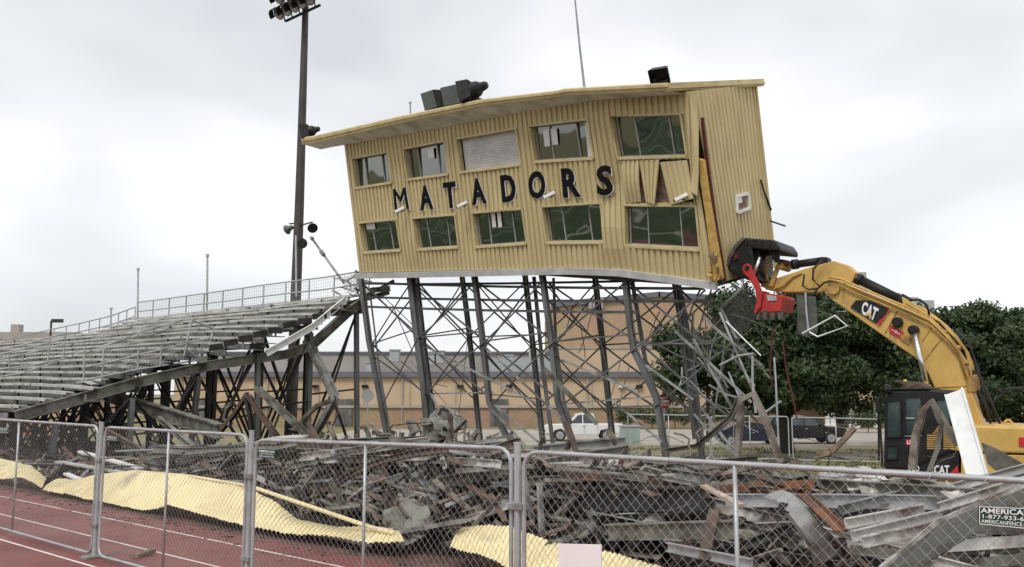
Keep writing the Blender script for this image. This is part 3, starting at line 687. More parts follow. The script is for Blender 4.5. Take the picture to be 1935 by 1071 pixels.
speakerbox(((820, 178), (844, 170), (853, 203), (828, 210)), .55, 'left one of the two grey box loudspeakers on the roof')
speakerbox(((857, 167), (889, 160), (899, 195), (864, 202)), .55, 'grey box loudspeaker against the square floodlight on the roof')
m = MB(); m.tube([roofp(1114, 168), roofp(1105, 90), roofp(1092, -40)], .035, 6, [1.2, .9, .6]); m.build('antenna_mast', 'galv', None, 'tall thin antenna mast rising from the middle of the roof', 'antenna')
m = MB(); m.tube([roofp(786, 220), roofp(785, 192)], .025, 6); m.tube([roofp(785.2, 196), roofp(785, 192.5)], .05, 6); m.build('vent_pipe', 'galv', None, 'short thin pipe on the roof left of the loudspeakers', 'pipe')
def seccam(px, py, d, label):
    p = fp(px, py, .06); t = thing('security_camera', p, label, 'camera', 'security cameras on the press box front')
    c = p + PN * .26 - Z * .02; dv = (A * d + PN * .5 - Z * .35).normalized()
    m = MB(); m.tube([p, p + PN * .16 - Z * .1, c], .022, 6); m.build('bracket', 'rust' if d < 0 else 'galv', t)
    m = MB(); m.sweep([c - dv * .19, c + dv * .19], boxp(.10, .10)); m.build('housing', 'white', t, bevel=.015)
    m = MB(); m.lathe(c + dv * .19, dv, [(.04, 0), (.035, .03), (.01, .032)], 10); m.build('lens', 'blk', t)
seccam(768, 394, -.9, 'white security camera below the letter M'); seccam(886, 384, -.9, 'white security camera between the letters T and A')
seccam(1050, 366, -.9, 'white security camera between the letters O and R'); seccam(1298, 370, -.9, 'white security camera under the torn sheets at the right')

# ================================================================== STEEL TOWER UNDER THE BOX
tw = thing('support_tower', W(-19, 23, -.65), 'tall grey steel legs and crossed braces holding up the press box', 'tower')
BF, BR_ = 21.75, 24.7
def gp(p): q = p.copy(); q.z = gz(p) - .05; return q
def column(pxs, b, wd, m='col_steel', prof_=None):
    path = [PB(x, y, b) for x, y in pxs]
    d = path[-1] - path[-2]; k = (gz(path[-1]) - .05 - path[-1].z) / min(d.z, -.01); 
    if 0 < k < 8: path.append(path[-1] + d * k)
    mb = MB(); mb.sweep(path, prof_ if prof_ else ip(wd, wd, .035), B); mb.build('column', m, tw)
column([(682, 522), (697, 641), (716, 737), (732, 825)], BF, .175)
column([(776, 520), (787, 615), (803, 737), (809, 800)], BF, .235)
column([(896, 517), (911, 634), (925, 760), (965, 840)], BF, .165)
column([(1024, 515), (1041, 634), (1055, 760), (1084, 840)], BF, .165)
column([(1181, 518), (1191, 615), (1198, 661), (1240, 749), (1256, 844)], BF, .165)
column([(787, 520), (800, 640), (816, 760)], BR_, .155)
column([(873, 520), (885, 615), (904, 798)], BR_, .155)
column([(992, 518), (1005, 634), (1026, 836)], BR_, .155)
column([(1124, 520), (1137, 634), (1158, 833)], BR_, .155)
column([(1280, 530), (1298, 653), (1324, 844)], BR_, .155)
for pts, r in (([(1009, 523), (1025, 690), (1045, 840)], .07), ([(1194, 527), (1208, 610), (1221, 691)], .07), ([(700, 560), (716, 690), (738, 820)], .035), ([(1046, 525), (1050, 640), (1066, 760), (1080, 800)], .05),
               ([(1272, 532), (1290, 650), (1312, 830)], .05), ([(1290, 560), (1306, 655), (1330, 845)], .05), ([(1310, 590), (1305, 670), (1318, 770)], .04)):
    mb = MB(); mb.tube([PB(x, y, 23.2) for x, y in pts], r, 6); mb.build('standpipe', 'col_steel', tw)
def brace(x0, y0, x1, y1, b0, b1=None, wd=.075, m='col_steel', bend=0.):
    b1 = b0 if b1 is None else b1; p, q = PB(x0, y0, b0), PB(x1, y1, b1)
    path = [p, lerp(p, q, .5) - Z * bend + A * bend * .4, q] if bend else [p, q]
    if bend: path = [p] + [lerp(lerp(p, path[1], t), lerp(path[1], q, t), t) for t in (.25, .5, .75)] + [q]
    mb = MB(); mb.sweep(path, lp(wd, wd, .02)); mb.build('brace', m, tw)
# three long horizontals
for y0, y1, x1, b, bd in ((536, 527, 1330, BR_, .12), (561, 569, 1350, BF + .2, .1), (579, 590, 1205, BF + .2, .08), (534, 545, 1330, BF + .3, .1)):
    brace(684, y0, x1, y1, b, wd=.085, bend=bd)
fx = [(682, 522, 732, 825), (776, 520, 809, 800), (896, 517, 945, 820), (1024, 515, 1075, 825), (1181, 518, 1250, 830), (1330, 535, 1390, 850)]
rx = [(787, 520, 820, 790), (873, 520, 904, 798), (992, 518, 1026, 836), (1124, 520, 1158, 833), (1280, 530, 1324, 844), (1400, 545, 1440, 860)]
def on(c, t): return c[0] + (c[2] - c[0]) * t, c[1] + (c[3] - c[1]) * t
for cols, b in ((fx, BF), (rx, BR_)):
    for i in range(len(cols) - 1):
        for t0, t1 in ((.04, .42), (.42, .80)):
            a, c = on(cols[i], t0), on(cols[i + 1], t1); brace(*a, *c, b + .15, wd=.05, bend=random.uniform(-.1, .25))
            a, c = on(cols[i], t1), on(cols[i + 1], t0); brace(*a, *c, b - .12, wd=.05, bend=random.uniform(-.1, .2))
        a, c = on(cols[i], .42), on(cols[i + 1], .36); brace(*a, *c, b + .05, wd=.05)
        if i % 2: a, c = on(cols[i], .80), on(cols[i + 1], .74); brace(*a, *c, b + .05, wd=.045, m='steel_grey')
for i in range(5):
    for t0, t1 in ((.05, .45), (.45, .1), (.5, .85)):
        a, c = on(fx[i], t0), on(rx[min(i, 5)], t1); brace(*a, *c, BF, BR_, wd=.045)
for x0, y0, x1, y1, m in ((805, 655, 1010, 760, 'galv'), (916, 655, 1060, 790, 'galv'), (815, 745, 850, 815, 'galv'), (935, 765, 1030, 845, 'galv'), (1060, 680, 1205, 740, 'galv'), (930, 775, 1000, 850, 'galv'),
                          (1275, 625, 1420, 760, 'galv'), (1160, 760, 1250, 835, 'galv'), (1325, 770, 1395, 860, 'galv'), (1220, 690, 1310, 755, 'galv'), (1310, 640, 1400, 800, 'galv'), (1330, 600, 1440, 690, 'galv'), (1360, 590, 1440, 780, 'galv')):
    brace(x0, y0, x1, y1, BF - .4, wd=.055, m='steel_grey', bend=random.uniform(-.05, .15))
brace(1028, 696, 1128, 800, BF - .7, wd=.11, m='steel_olive'); 
for x0, y0, x1, y1, bd in ((1205, 655, 1290, 640, .05), (1230, 645, 1330, 690, .1), (1330, 535, 1290, 640, -.2), (1290, 575, 1360, 720, .2), (1300, 700, 1420, 620, .15), (1330, 650, 1415, 612, .0), (1345, 545, 1310, 700, -.3), (1370, 640, 1345, 800, .1), (1360, 545, 1300, 600, 0), (1400, 560, 1310, 660, 0)):
    brace(x0, y0, x1, y1, 22.6, wd=.04, m='steel_grey' if random.random() < .6 else 'col_steel', bend=bd)

for k in range(30):
    x, y = random.uniform(1285, 1425), random.uniform(560, 800); an = random.gauss(1.2, .5) * random.choice((-1, 1)); l = random.uniform(30, 120)
    brace(x, y, x + l * math.cos(an), y + abs(l * math.sin(an)), random.uniform(21.8, 23.5), wd=random.choice((.02, .03, .045)), m=random.choice(('steel_grey', 'col_steel', 'galv', 'steel_olive')), bend=random.uniform(-.3, .3))
for k in range(14):
    x, y = random.uniform(700, 1280), random.uniform(530, 700); an = random.uniform(.3, 2.6); l = random.uniform(60, 170)
    brace(x, y, x + l * math.cos(an), y + l * math.sin(an), random.uniform(21.8, 24.5), wd=.025, m=random.choice(('steel_grey', 'col_steel')), bend=random.uniform(-.2, .4))
# ================================================================== BLEACHERS
BA0 = -28.3
bl = thing('bleachers', W(-40, 16, -.6), 'long damaged grey metal bleacher stand, cut off beside the press box', 'bleachers')
NROW, RB, RZ, B0, Z0 = 19, .69, .240, 10.0, 1.50
def sag(a, i):
    d = BA0 - a; return -.34 * math.exp(-d / 4.0) * math.sin(math.pi * (i + .5) / NROW) + .05 * mnoise.noise(Vector((a * .35, i * .9, 2.0)))
def rowpt(a, i, db, dz): return W(a, B0 + RB * i + db, Z0 + RZ * i + dz + sag(a, i))
secs = [(BA0, -33.0), (-33.06, -38), (-38.06, -43), (-43.06, -48), (-48.06, -56), (-56.06, -66), (-66.06, -80)]
def arange(a0, a1, n=4): return [a0 + (a1 - a0) * k / n for k in range(n + 1)]
for i in range(NROW):
    for k, (a0, a1) in enumerate(secs):
        if k >= 4 and i > 14: continue
        jag = random.uniform(-.25, .5) if k == 0 else 0
        if k == 0 and 4 <= i <= 8: jag = -.9 - .3 * (i % 3)
        pa = arange(a0 + min(jag, .6), a1)
        t = MB(); t.sweep([rowpt(a, i, .28, 0) for a in pa], [(-.30, -.03), (.30, -.03), (.30, .0), (-.27, 0), (-.27, .20), (-.30, .20)], Z); t.build('tread_board', 'alum_dark', bl)
        jz = random.uniform(-.02, .02); tilt = random.uniform(-.015, .015) if random.random() < .8 else random.uniform(-.06, .06)
        sg = 0
        s = MB(); s.sweep([rowpt(a, i, .36 + tilt * (n - 2), .40 + jz) for n, a in enumerate(arange(a0 + jag * .7, a1))], [(-.13, -.07), (-.11, -.07), (-.11, -.015), (.13, -.015), (.13, .02), (-.13, .02)], Z); s.build('seat_plank', 'alum', bl)
for i in range(NROW):
    for k in range(8):
        a = BA0 - .5 - k * 1.85
        m = MB(); m.bar(rowpt(a, i, .36, 0), rowpt(a, i, .36, .38), .05, .05, A); m.bar(rowpt(a, i, .24, .355), rowpt(a, i, .48, .355), .05, .04, Z); m.build('seat_bracket', 'steel_dark', bl)
m = MB()
for i in range(15):
    for k in range(8, 26):
        a = BA0 - .5 - k * 1.85; m.bar(rowpt(a, i, .36, 0), rowpt(a, i, .36, .38), .05, .05, A)
m.build('far_brackets', 'steel_dark', bl, kind='stuff')
# stringers, columns, trusses under the rows
for k, a in enumerate((BA0 + .1, -31.5, -35, -39, -43.5, -48, -54, -61, -70)):
    nr = NROW if a > -48.5 else 15
    if k == 0: path = [PA(x, y, a) for x, y in ((29, 787), (145, 755), (260, 722), (398, 690), (543, 669), (590, 652), (655, 592), (690, 566))]
    else: path = [W(a, B0 - .2, Z0 - .35), W(a, B0 + RB * nr, Z0 + RZ * nr - .3)]
    m = MB(); m.sweep(path, ip(.2, .34, .03), Z); m.build('stringer', 'steel_olive' if k == 0 else 'steel_dark', bl)
    prev = None
    for j, b in enumerate((11.3, 13.6, 15.9, 18.2, 20.5, 22.7)):
        if nr == 15 and b > 20.6: continue
        zt = Z0 + (b - B0) / RB * RZ - .45
        if k == 0: zt -= .3 * math.sin(math.pi * (b - 10) / 13)
        base = W(a, b); base.z = gz(base) - .05; top = W(a, b, zt)
        lean = A * random.uniform(-.35, .35) + B * random.uniform(-.25, .25) if k == 0 else Vector()
        m = MB(); m.sweep([base + lean, top], ip(.16, .16, .025), A); m.build('post', 'col_steel' if k == 0 else 'steel_dark', bl)
        if prev:
            for q0, q1 in ((prev[0], top), (prev[1], base + Z * .4)):
                m = MB(); m.sweep([q0, q1], lp(.08, .08, .02), A); m.build('strut', 'steel_dark', bl)
            m = MB(); m.sweep([lerp(prev[0], prev[1], .55), lerp(base, top, .5)], lp(.07, .07, .02), A); m.build('strut', 'steel_dark', bl)
        prev = (base + lean, top)
for j, b in enumerate((13.6, 15.9, 18.2, 20.5, 22.7)):
    zt = Z0 + (b - B0) / RB * RZ - .5
    al = [BA0 + .1, -31.5, -35, -39, -43.5, -48]
    for k in range(5):
        for z0, z1 in ((zt, -.2), (-.2, zt)):
            m = MB(); m.sweep([W(al[k], b, z0), W(al[k + 1], b, z1)], lp(.07, .07, .02)); m.build('cross_brace', 'steel_dark', bl)
    m = MB(); m.sweep([W(BA0 + .4, b + .1, zt + .1), W(-48, b + .1, zt + .1)], ip(.12, .2, .02), Z); m.build('purlin', 'steel_dark', bl)
# back guard rail (tall part) and its lower continuation
def guard(bb, z0, a0, a1, step, name, h=1.1):
    n = int(abs(a1 - a0) / step)
    for zz in (h, h * .52, .08):
        m = MB(); m.tube([W(a, bb, z0(a) + zz) for a in arange(a0, a1, 8)], .034, 6); m.build('guard_rail', 'galv', bl)
    for k in range(n + 1):
        a = a0 + (a1 - a0) * k / n; m = MB(); m.tube([W(a, bb, z0(a) - .1), W(a, bb, z0(a) + h)], .036, 6); m.build('guard_post', 'galv', bl)
zr = lambda a: Z0 + RZ * NROW + .05 + .05 * mnoise.noise(Vector((a * .3, 5, 5))) + .10 * (a - BA0) * .0
guard(B0 + RB * NROW + .1, zr, BA0 - .3, -48, 1.75, 'guard')
m = MB(); bb = B0 + RB * NROW + .13; nW = 0
a = BA0 - .3
while a > -48:        # wire mesh infill of the guard rail
    m.sweep([W(a, bb, zr(a) + .1), W(a, bb, zr(a) + 1.08)], boxp(.008, .008)); a -= .16
for k in range(7): m.sweep([W(x, bb, zr(x) + .15 + k * .14) for x in arange(BA0 - .3, -48, 6)], boxp(.008, .008))
m.build('wire_infill', 'wire', bl, kind='stuff')
gl = [PB(x, y, 22.4) for x, y in ((256, 580), (209, 597), (150, 611), (80, 626), (0, 645), (-60, 658))]
for dz in (0, -.5):
    m = MB(); m.tube([p + Z * dz for p in gl], .034, 6); m.build('guard_rail', 'galv', bl)
for k in range(16):
    f_ = k / 15 * (len(gl) - 1); i_ = min(int(f_), len(gl) - 2); p = lerp(gl[i_], gl[i_ + 1], f_ - i_); m = MB(); m.tube([p, p - Z * 1.3], .036, 6); m.build('guard_post', 'galv', bl)
# railing around the opening in the stand (near end) with mesh, and the left stair rails
def pxrail(pts, a, r=.036, m='galv'):
    mb = MB(); mb.tube([PA(x, y, a) for x, y in pts], r, 6); mb.build('aisle_rail', m, bl)
ar = BA0 - .6
for pts in ([(155, 719), (260, 698), (396, 677)], [(155, 695), (215, 682), (396, 638)], [(196, 658), (350, 646), (402, 640)], [(352, 660), (378, 678)], [(193, 716), (196, 658)], [(158, 716), (160, 655)], [(348, 672), (362, 604)], [(390, 676), (403, 622)], [(362, 604), (405, 622)], [(260, 698), (262, 655)], [(303, 690), (305, 650)]): pxrail(pts, ar)
m = MB()
for k in range(34):
    x = 196 + k * 6; yb = 716 - (x - 155) * .174; m.sweep([PA(x, yb, ar), PA(x + 5, yb - 46 + (x - 196) * .06, ar)], boxp(.007, .007)); m.sweep([PA(x + 5, yb, ar), PA(x, yb - 46 + (x - 196) * .06, ar)], boxp(.007, .007))
m.build('opening_mesh', 'wire', bl, kind='stuff')
ar2 = -33.5
for pts in ([(-20, 700), (60, 690), (122, 677)], [(-20, 715), (40, 705), (110, 682)], [(-30, 668), (40, 652), (123, 629)], [(-30, 676), (40, 660), (122, 640)], [(90, 682), (95, 640)], [(120, 676), (123, 629)], [(17, 698), (18, 668)], [(42, 694), (43, 668)], [(-30, 684), (50, 668), (122, 650)]): pxrail(pts, ar2)
# disturbed planks lying across the seats
for x0, y0, x1, y1, w_ in ((188, 655, 358, 603, .2), (163, 670, 398, 623, .22), (203, 695, 300, 673, .24), (215, 648, 355, 616, .14), (250, 640, 370, 622, .2), (150, 722, 180, 727, .25), (230, 628, 340, 606, .18), (175, 640, 330, 612, .16), (140, 668, 300, 640, .16)):
    m = MB(); c0, c1 = PA(x0, y0, BA0 - 1.6), PA(x1, y1, BA0 - .9); m.sweep([c0, lerp(c0, c1, .5) + Z * .06, c1], boxp(w_, .045), Z); m.build('loose_plank', 'alum', bl)
m = MB(); c0, c1, c2 = PA(504, 667, BA0 + .5), PA(590, 618, BA0 + .45), PA(652, 567, BA0 + .3); m.sweep([c0, c1, c2], cp(.09, .24, .02), Z); tag(m.build('white_trim_plank', 'white', bl), 'long white trim plank hanging off the cut end')
for k in range(9):
    x, y = 395 + k * 28, 658 - k * 8.5; m = MB(); c = PA(x, y, BA0 + .3); m.sweep([c, PA(x + 26, y - 3 + random.uniform(-3, 4), BA0 + .35)], boxp(.06, .22), Z); m.build('broken_end', 'steel_dark', bl)
# poles on the stand, bent antenna pole, tangled rails beside the box
for px, y0, y1, bb, lab in ((260, 602, 508, 23.3, 'thin pole standing at the step in the bleacher back rail'), (391, 588, 482, 23.3, 'taller thin pole standing at the middle of the bleacher back rail'), (209, 625, 583, 21, 'short thin pole on the lower left bleacher rail')):
    p, q = PB(px, y0, bb), PB(px + 1, y1, bb); m = MB(); m.tube([p, q], .055, 6); m.tube([lerp(p, q, .97), q + Z * .05], .09, 6); m.build('pole', 'galv', None, lab, 'pole')
m = MB(); p, q = PB(650, 535, 23.2), PB(588, 448, 23.0); m.tube([p, lerp(p, q, .5), q], .05, 6); m.tube([PB(612, 482, 23.0), PB(606, 474, 23.0)], .09, 6); m.tube([PB(591, 452, 23.0), PB(588, 448, 23.0)], .08, 6); m.build('leaning_mast', 'steel_grey', None, 'bent grey mast leaning left beside the press box corner', 'mast')
tg = thing('tangled_railing', PB(665, 575, 22.8), 'crumpled grey railing jammed between bleachers and press box', 'railing')
for k in range(26):
    x, y = random.uniform(642, 700), random.uniform(512, 580); m = MB(); an = random.uniform(0, 3.1); l = random.uniform(12, 34)
    p = PB(x, y, random.uniform(22.2, 24)); q = PB(x + l * math.cos(an), y - l * math.sin(an), random.uniform(22.2, 24)); m.tube([p, lerp(p, q, .5) + Z * random.uniform(-.12, .12), q], random.choice((.025, .03, .045)), 5); m.build('bent_rail', random.choice(('galv', 'steel_grey', 'steel_dark')), tg)
m = MB()
for k in range(10):
    m.sweep([PB(645 + k * 3.2, 526 - k, 22.6), PB(660 + k * 3, 556 - k * .6, 22.9)], boxp(.012, .012)); m.sweep([PB(645 + k * .8, 526 + k * 3, 22.6), PB(676 + k * .6, 516 + k * 3.6, 22.9)], boxp(.012, .012))
m.build('crushed_mesh', 'wire', tg, kind='stuff')
for x0, y0, x1, y1, w_ in ((640, 592, 690, 566, .34), (655, 575, 735, 552, .18), (690, 560, 745, 530, .12), (700, 548, 738, 545, .2)):
    m = MB(); m.sweep([PB(x0, y0, 22.6), PB(x1, y1, 23.4)], cp(.12, w_, .02), Z); m.build('bent_channel', 'steel_grey', tg)

# ================================================================== STADIUM LIGHT POLE
pb_ = 26.2
base = PB(549, 790, pb_); base.z = gz(base); top = PB(579, -40, pb_)
lpn = thing('stadium_light_pole', base, 'tall dark brown stadium light pole behind the bleachers', 'light pole')
m = MB(); m.sweep([base, PB(556, 640, pb_), PB(566, 380, pb_), top], circ(.30, 10), None, [1.05, .95, .8, .52]); m.build('pole_shaft', 'pole', lpn)
m = MB(); m.tube([PB(560, 560, pb_ - .4), PB(559, 445, pb_ - .4)], .05, 6); m.build('conduit', 'galv', lpn)
def lampunit(c, par):
    d = (-B * .75 - Z * .65).normalized(); t = MB(); t.lathe(c, d, [(.10, -.42), (.17, -.36), (.19, -.12), (.30, .0), (.34, .16)], 12); h = t.build('lamp_housing', 'blk', par)
    v = MB(); q = [c + d * .16 + A * .36 * math.cos(x) + d.cross(A) * .36 * math.sin(x) for x in np.linspace(-.2, math.pi + .2, 9)]
    for a, b in zip(q, q[1:]): v.prism([a, b, b + d * .34, a + d * .34], (a - c).normalized() * .012)
    v.build('visor', 'blk', h); g_ = MB(); g_.lathe(c + d * .15, d, [(.31, 0), (.25, .05), (.05, .07)], 12); g_.build('lens', 'lamp_glass', h)
    k = MB(); k.bar(c - d * .2, c + Z * -.42 + B * .3, .06, .06); k.build('arm_bracket', 'blk', h)
for (x0, y0, x1, y1) in ((528, 38, 608, 6), (528, 8, 608, -24)):
    pa, pc = PB(x0 + 8, y0, pb_ - .45), PB(x1, y1, pb_ - .45)
    dirn = A; half = 1.9; cc = PB(578, (y0 + y1) / 2, pb_ - .45)
    m = MB(); m.bar(cc - A * 1.75, cc + A * 1.2, .10, .10); m.build('cross_arm', 'blk', lpn)
    for k in range(5): lampunit(cc + A * (-1.75 + k * .66) - B * .35 + Z * .35, lpn)
def horn(px, py, d, label):
    c = PB(px, py, pb_ - .3); t = thing('horn_speaker', c, label, 'loudspeaker', 'speakers on the light pole'); m = MB()
    m.lathe(c, d, [(.08, -.26), (.12, -.22), (.13, -.08), (.2, .08), (.26, .14), (.24, .15), (.04, .07)], 14); m.build('horn', 'blk_worn' if px > 560 else 'grey_box', t, smooth=True)
    m = MB(); ax = PB(563, py - 4, pb_); m.bar(c + Z * .25, Vector((ax.x, ax.y, c.z + .3)), .06, .06); m.build('mount_arm', 'blk', t)
horn(546, 432, (-A - Z * .3 - B * .2).normalized(), 'grey horn speaker on the left of the light pole'); horn(590, 429, (A * .8 - Z * .5 - B * .4).normalized(), 'black horn speaker on the right of the light pole'); horn(572, 460, (A * .6 - B * .6 - Z * .1).normalized(), 'black horn speaker lower down on the light pole')
m = MB(); p = PB(96, 640, 30); q = PB(97, 606, 30); m.tube([p - Z * 6, q], .09, 6); m.bar(q, q + Vector((1.0, 0, 0)), .08, .3, Z); m.build('street_lamp', 'steel_dark', None, 'dark street lamp behind the left bleachers', 'street lamp')
# drums under the stand
for k, px in enumerate((46, 62, 84)):
    p = PB(px, 808, 25.5 + k * .4); p.z = gz(p); t = thing('traffic_drum', p, 'leftmost orange drum under the bleachers' if k == 0 else ('middle orange drum under the bleachers' if k == 1 else 'rightmost orange drum under the bleachers'), 'drum', 'orange drums under the stand')
    m = MB(); m.lathe(p, Z, [(.34, 0), (.34, .08), (.29, .1), (.27, .4), (.25, .7), (.22, .95), (.2, 1.0)], 14); m.build('barrel', 'orange', t); m = MB(); m.lathe(p + Z * .45, Z, [(.275, 0), (.268, .12)], 14); m.build('stripe', 'white', t)

# ================================================================== EXCAVATOR
H = Vector((-.80, .60, 0)); RT = Vector((.60, .80, 0)); EP = Vector((9.43, 20.5, 0))
def ex(px, py, w_=0.): return PP(px, py, EP + RT * w_, RT)
def sol(mb, pts, wc, half, w0=None):
    p = [ex(x, y, wc) for x, y in pts]; return mb.prism([q - RT * half for q in p], RT * half * 2)
eb = EP + RT * 1.4; eb.z = -.65
xc = thing('excavator', eb, 'yellow tracked excavator with black cab tearing at the press box', 'excavator')
# upper body
WB = 1.38
m = MB(); sol(m, [(1735, 800), (1820, 797), (2085, 806), (2090, 860), (1800, 853), (1738, 851)], 0, 0); m.v = []; m.f = []
def slab(name, mt, pts, w0, w1, bevel=0., parent=None):
    mb = MB(); p = [ex(x, y, w0) for x, y in pts]; mb.prism(p, RT * (w1 - w0)); return mb.build(name, mt, parent or xc, bevel=bevel)
slab('engine_cover', 'cat', [(1742, 800), (1842, 804), (2085, 812), (2092, 862), (1812, 853), (1742, 851)], .03, 2.7, .05)
slab('lower_panel', 'blk', [(1722, 853), (1812, 855), (1812, 896), (1716, 892)], .04, 1.0, .02)
slab('side_frame', 'cat', [(1700, 896), (2092, 905), (2092, 866), (1816, 856), (1816, 894), (1716, 894)], .05, 2.68, .04)
slab('swing_frame', 'catdirt', [(1700, 897), (1835, 900), (1822, 936), (1718, 932)], .25, 2.4, .04)
slab('counterweight', 'cat', [(1985, 806), (2090, 812), (2110, 860), (2095, 920), (1985, 915)], -.02, 2.75, .12)
gr = MB()
for k in range(11):
    y = 806 + k * 4.1; x0 = 1806 - 6; gr.sweep([ex(1752 if k > 3 else 1772 - k * 3, y, .0), ex(1778, y + .4, .0)], boxp(.03, .03), Z); gr.sweep([ex(1783, y + .4, .0), ex(1806, y + .8, .0)], boxp(.03, .03), Z)
gr.build('vent_grille', 'catdirt', xc)
slab('red_badge', 'redsticker', [(1925, 826), (1985, 828), (1985, 846), (1925, 843)], .0, .03)
slab('red_badge', 'redsticker', [(1796, 894), (1810, 878), (1811, 895)], .02, .05)
lb = MB(); m = MB(); sol(m, [(1880, 801), (1925, 803), (1925, 808), (1880, 806)], .5, .2); m.build('handrail_base', 'cat', xc, bevel=.02)
m = MB(); pp = [ex(1905 + 7 * math.cos(t), 802 - 9 * math.sin(t), .4) for t in np.linspace(0, math.pi, 8)]; m.sweep(pp, boxp(.05, .05)); m.build('lifting_eye', 'cat', xc)
# lettering CAT / 320D on the lower panel
def exq(q, w_): return [ex(x, y, w_) for x, y in q]
def extext(s, q, w_, mt, off, parent=None, th=.012):
    qq = exq(q, w_); mb = MB(); add_text(mb, s, lambda x, y: bil(qq, x, y), off, RT * -th); return mb.build('lettering', mt, parent or xc)
extext('CAT', ((1765, 879), (1794, 879), (1794, 896), (1765, 895)), .01, 'white', .03)
extext('320', ((1715, 880), (1737, 880), (1737, 891), (1715, 890)), .01, 'white', .01)
# cab
cab = slab('cab', 'blk', [(1671, 750), (1681, 737), (1756, 735), (1803, 738), (1806, 800), (1806, 852), (1716, 888), (1669, 886)], 0, 1.02, .06)
for nm, q in (('front_window', [(1676, 759), (1702, 757), (1703, 825), (1675, 826)]), ('door_window', [(1710, 752), (1741, 750), (1742, 818), (1712, 821)]), ('lower_window', [(1676, 842), (1696, 841), (1696, 866), (1676, 868)]), ('rear_window', [(1769, 756), (1796, 755), (1800, 799), (1770, 801)])):
    qq = exq(q, -.012); c = sum(qq, Vector()) / 4
    fm = MB()
    for k in range(4): fm.sweep([qq[k] - RT * .012, qq[(k + 1) % 4] - RT * .012], boxp(.035, .03), RT)
    fo = fm.build(nm, 'blk_worn', cab); g_ = MB(); g_.quad(*qq); g_.build('pane', 'cabglass', fo)
m = MB(); m.bar(ex(1712, 790, -.04), ex(1728, 790, -.04), .03, .03); m.build('door_handle', 'galv', cab)
m = MB(); m.bar(ex(1710, 824, -.02), ex(1742, 823, -.02), .02, .02); m.build('door_trim', 'galv', cab)
extext('LP', ((1714, 832), (1724, 832), (1724, 839), (1714, 839)), -.03, 'white', .02, cab)
sk = MB(); sk.prism(exq([(1712, 830), (1727, 830), (1727, 841), (1712, 841)], -.005), -RT * .01); sk.build('unit_sticker', 'redsticker', cab)
m = MB(); rf = exq([(1680, 737), (1694, 733), (1757, 732), (1758, 737)], -.03); m.prism(rf, RT * 1.1); m.build('cab_roof', 'blk_worn', cab, bevel=.03)
m = MB(); m.prism(exq([(1684, 718), (1732, 722), (1757, 734), (1728, 734)], .1), RT * .7); m.prism([p - RT * .02 for p in exq([(1703, 731), (1728, 724), (1736, 726), (1712, 734)], .1)], RT * .04); m.build('falling_object_guard', 'rust', cab)
m = MB(); m.lathe(ex(1676, 735, -.05), (H - RT * .2).normalized(), [(.09, -.1), (.12, 0), (.12, .05)], 10); m.build('work_lamp', 'blk', cab)
m = MB(); m.tube([ex(1666, 762, -.25), ex(1660, 790, -.3), ex(1661, 870, -.2)], .025, 6); m.build('grab_rail', 'blk', cab)
m = MB(); m.box(ex(1660, 765, -.3), H * .05, RT * .1, Z * .18); m.build('mirror', 'blk', cab, bevel=.02)
m = MB(); m.abox((0, 0, 0), (0, 0, 0)); p = ex(1711, 728, .3); m = MB(); m.lathe(p, Z, [(.05, 0), (.06, .08), (.03, .14)], 10); m.build('beacon', mat('beacon_yellow', (.55, .6, .05), .4), cab)
# boom
BW = 1.75
boom_pts = [(1559, 546), (1562, 535), (1570, 529), (1590, 533), (1618, 546), (1671, 567), (1723, 589), (1757, 604), (1778, 624), (1803, 650), (1822, 678), (1833, 706), (1842, 745), (1862, 803), (1874, 850), (1835, 868), (1800, 800), (1771, 734), (1760, 708), (1747, 689), (1731, 674), (1710, 660), (1671, 633), (1618, 596), (1577, 567), (1566, 557)]
m = MB(); sol(m, boom_pts, BW, .27); boom = m.build('boom', 'cat', xc, bevel=.025)
m = MB()
for s_ in (-1, 1): m.sweep([ex(x, y, BW) + RT * .28 * s_ for x, y in ((1570, 531), (1618, 548), (1723, 591), (1757, 606), (1803, 653))], boxp(.035, .05), Z)
m.build('boom_flange', 'cat', boom)
WL = BW - .29
for seam in (((1596, 535), (1592, 572)), ((1700, 580), (1672, 630)), ((1785, 632), (1744, 684)), ((1838, 728), (1770, 732)), ((1766, 610), (1742, 645))):
    m = MB(); m.sweep([ex(*seam[0], WL + .01), ex(*seam[1], WL + .01)], boxp(.02, .02), RT); m.build('weld_seam', 'catdirt', boom)
lg = slab('logo_plate', 'blk', [(1607, 580), (1618, 567), (1645, 568), (1678, 582), (1675, 593), (1655, 611)], WL - .004, WL - .02, 0, boom)
ll = MB(); qq = exq(((1631, 568), (1661, 583), (1652, 607), (1627, 592)), WL - .03); add_text(ll, 'CAT', lambda x, y: bil(qq, x, y), .035, RT * -.01); ll.build('lettering', 'white', lg)
MB().prism(exq([(1634, 594), (1644, 590), (1648, 600)], WL - .044), -RT * .006).build('logo_triangle', 'cat', lg)
MB().prism(exq([(1656, 612), (1677, 592), (1679, 582), (1681, 588), (1661, 616)], WL - .022), -RT * .006).build('logo_stripe', 'redsticker', lg)
st1 = slab('red_plate', 'redsticker', [(1682, 613), (1708, 628), (1704, 641), (1680, 627)], WL - .004, WL - .02, 0, boom)
slab('yellow_plate', 'catdirt', [(1704, 631), (1722, 638), (1718, 651), (1702, 642)], WL - .004, WL - .022, 0, boom)
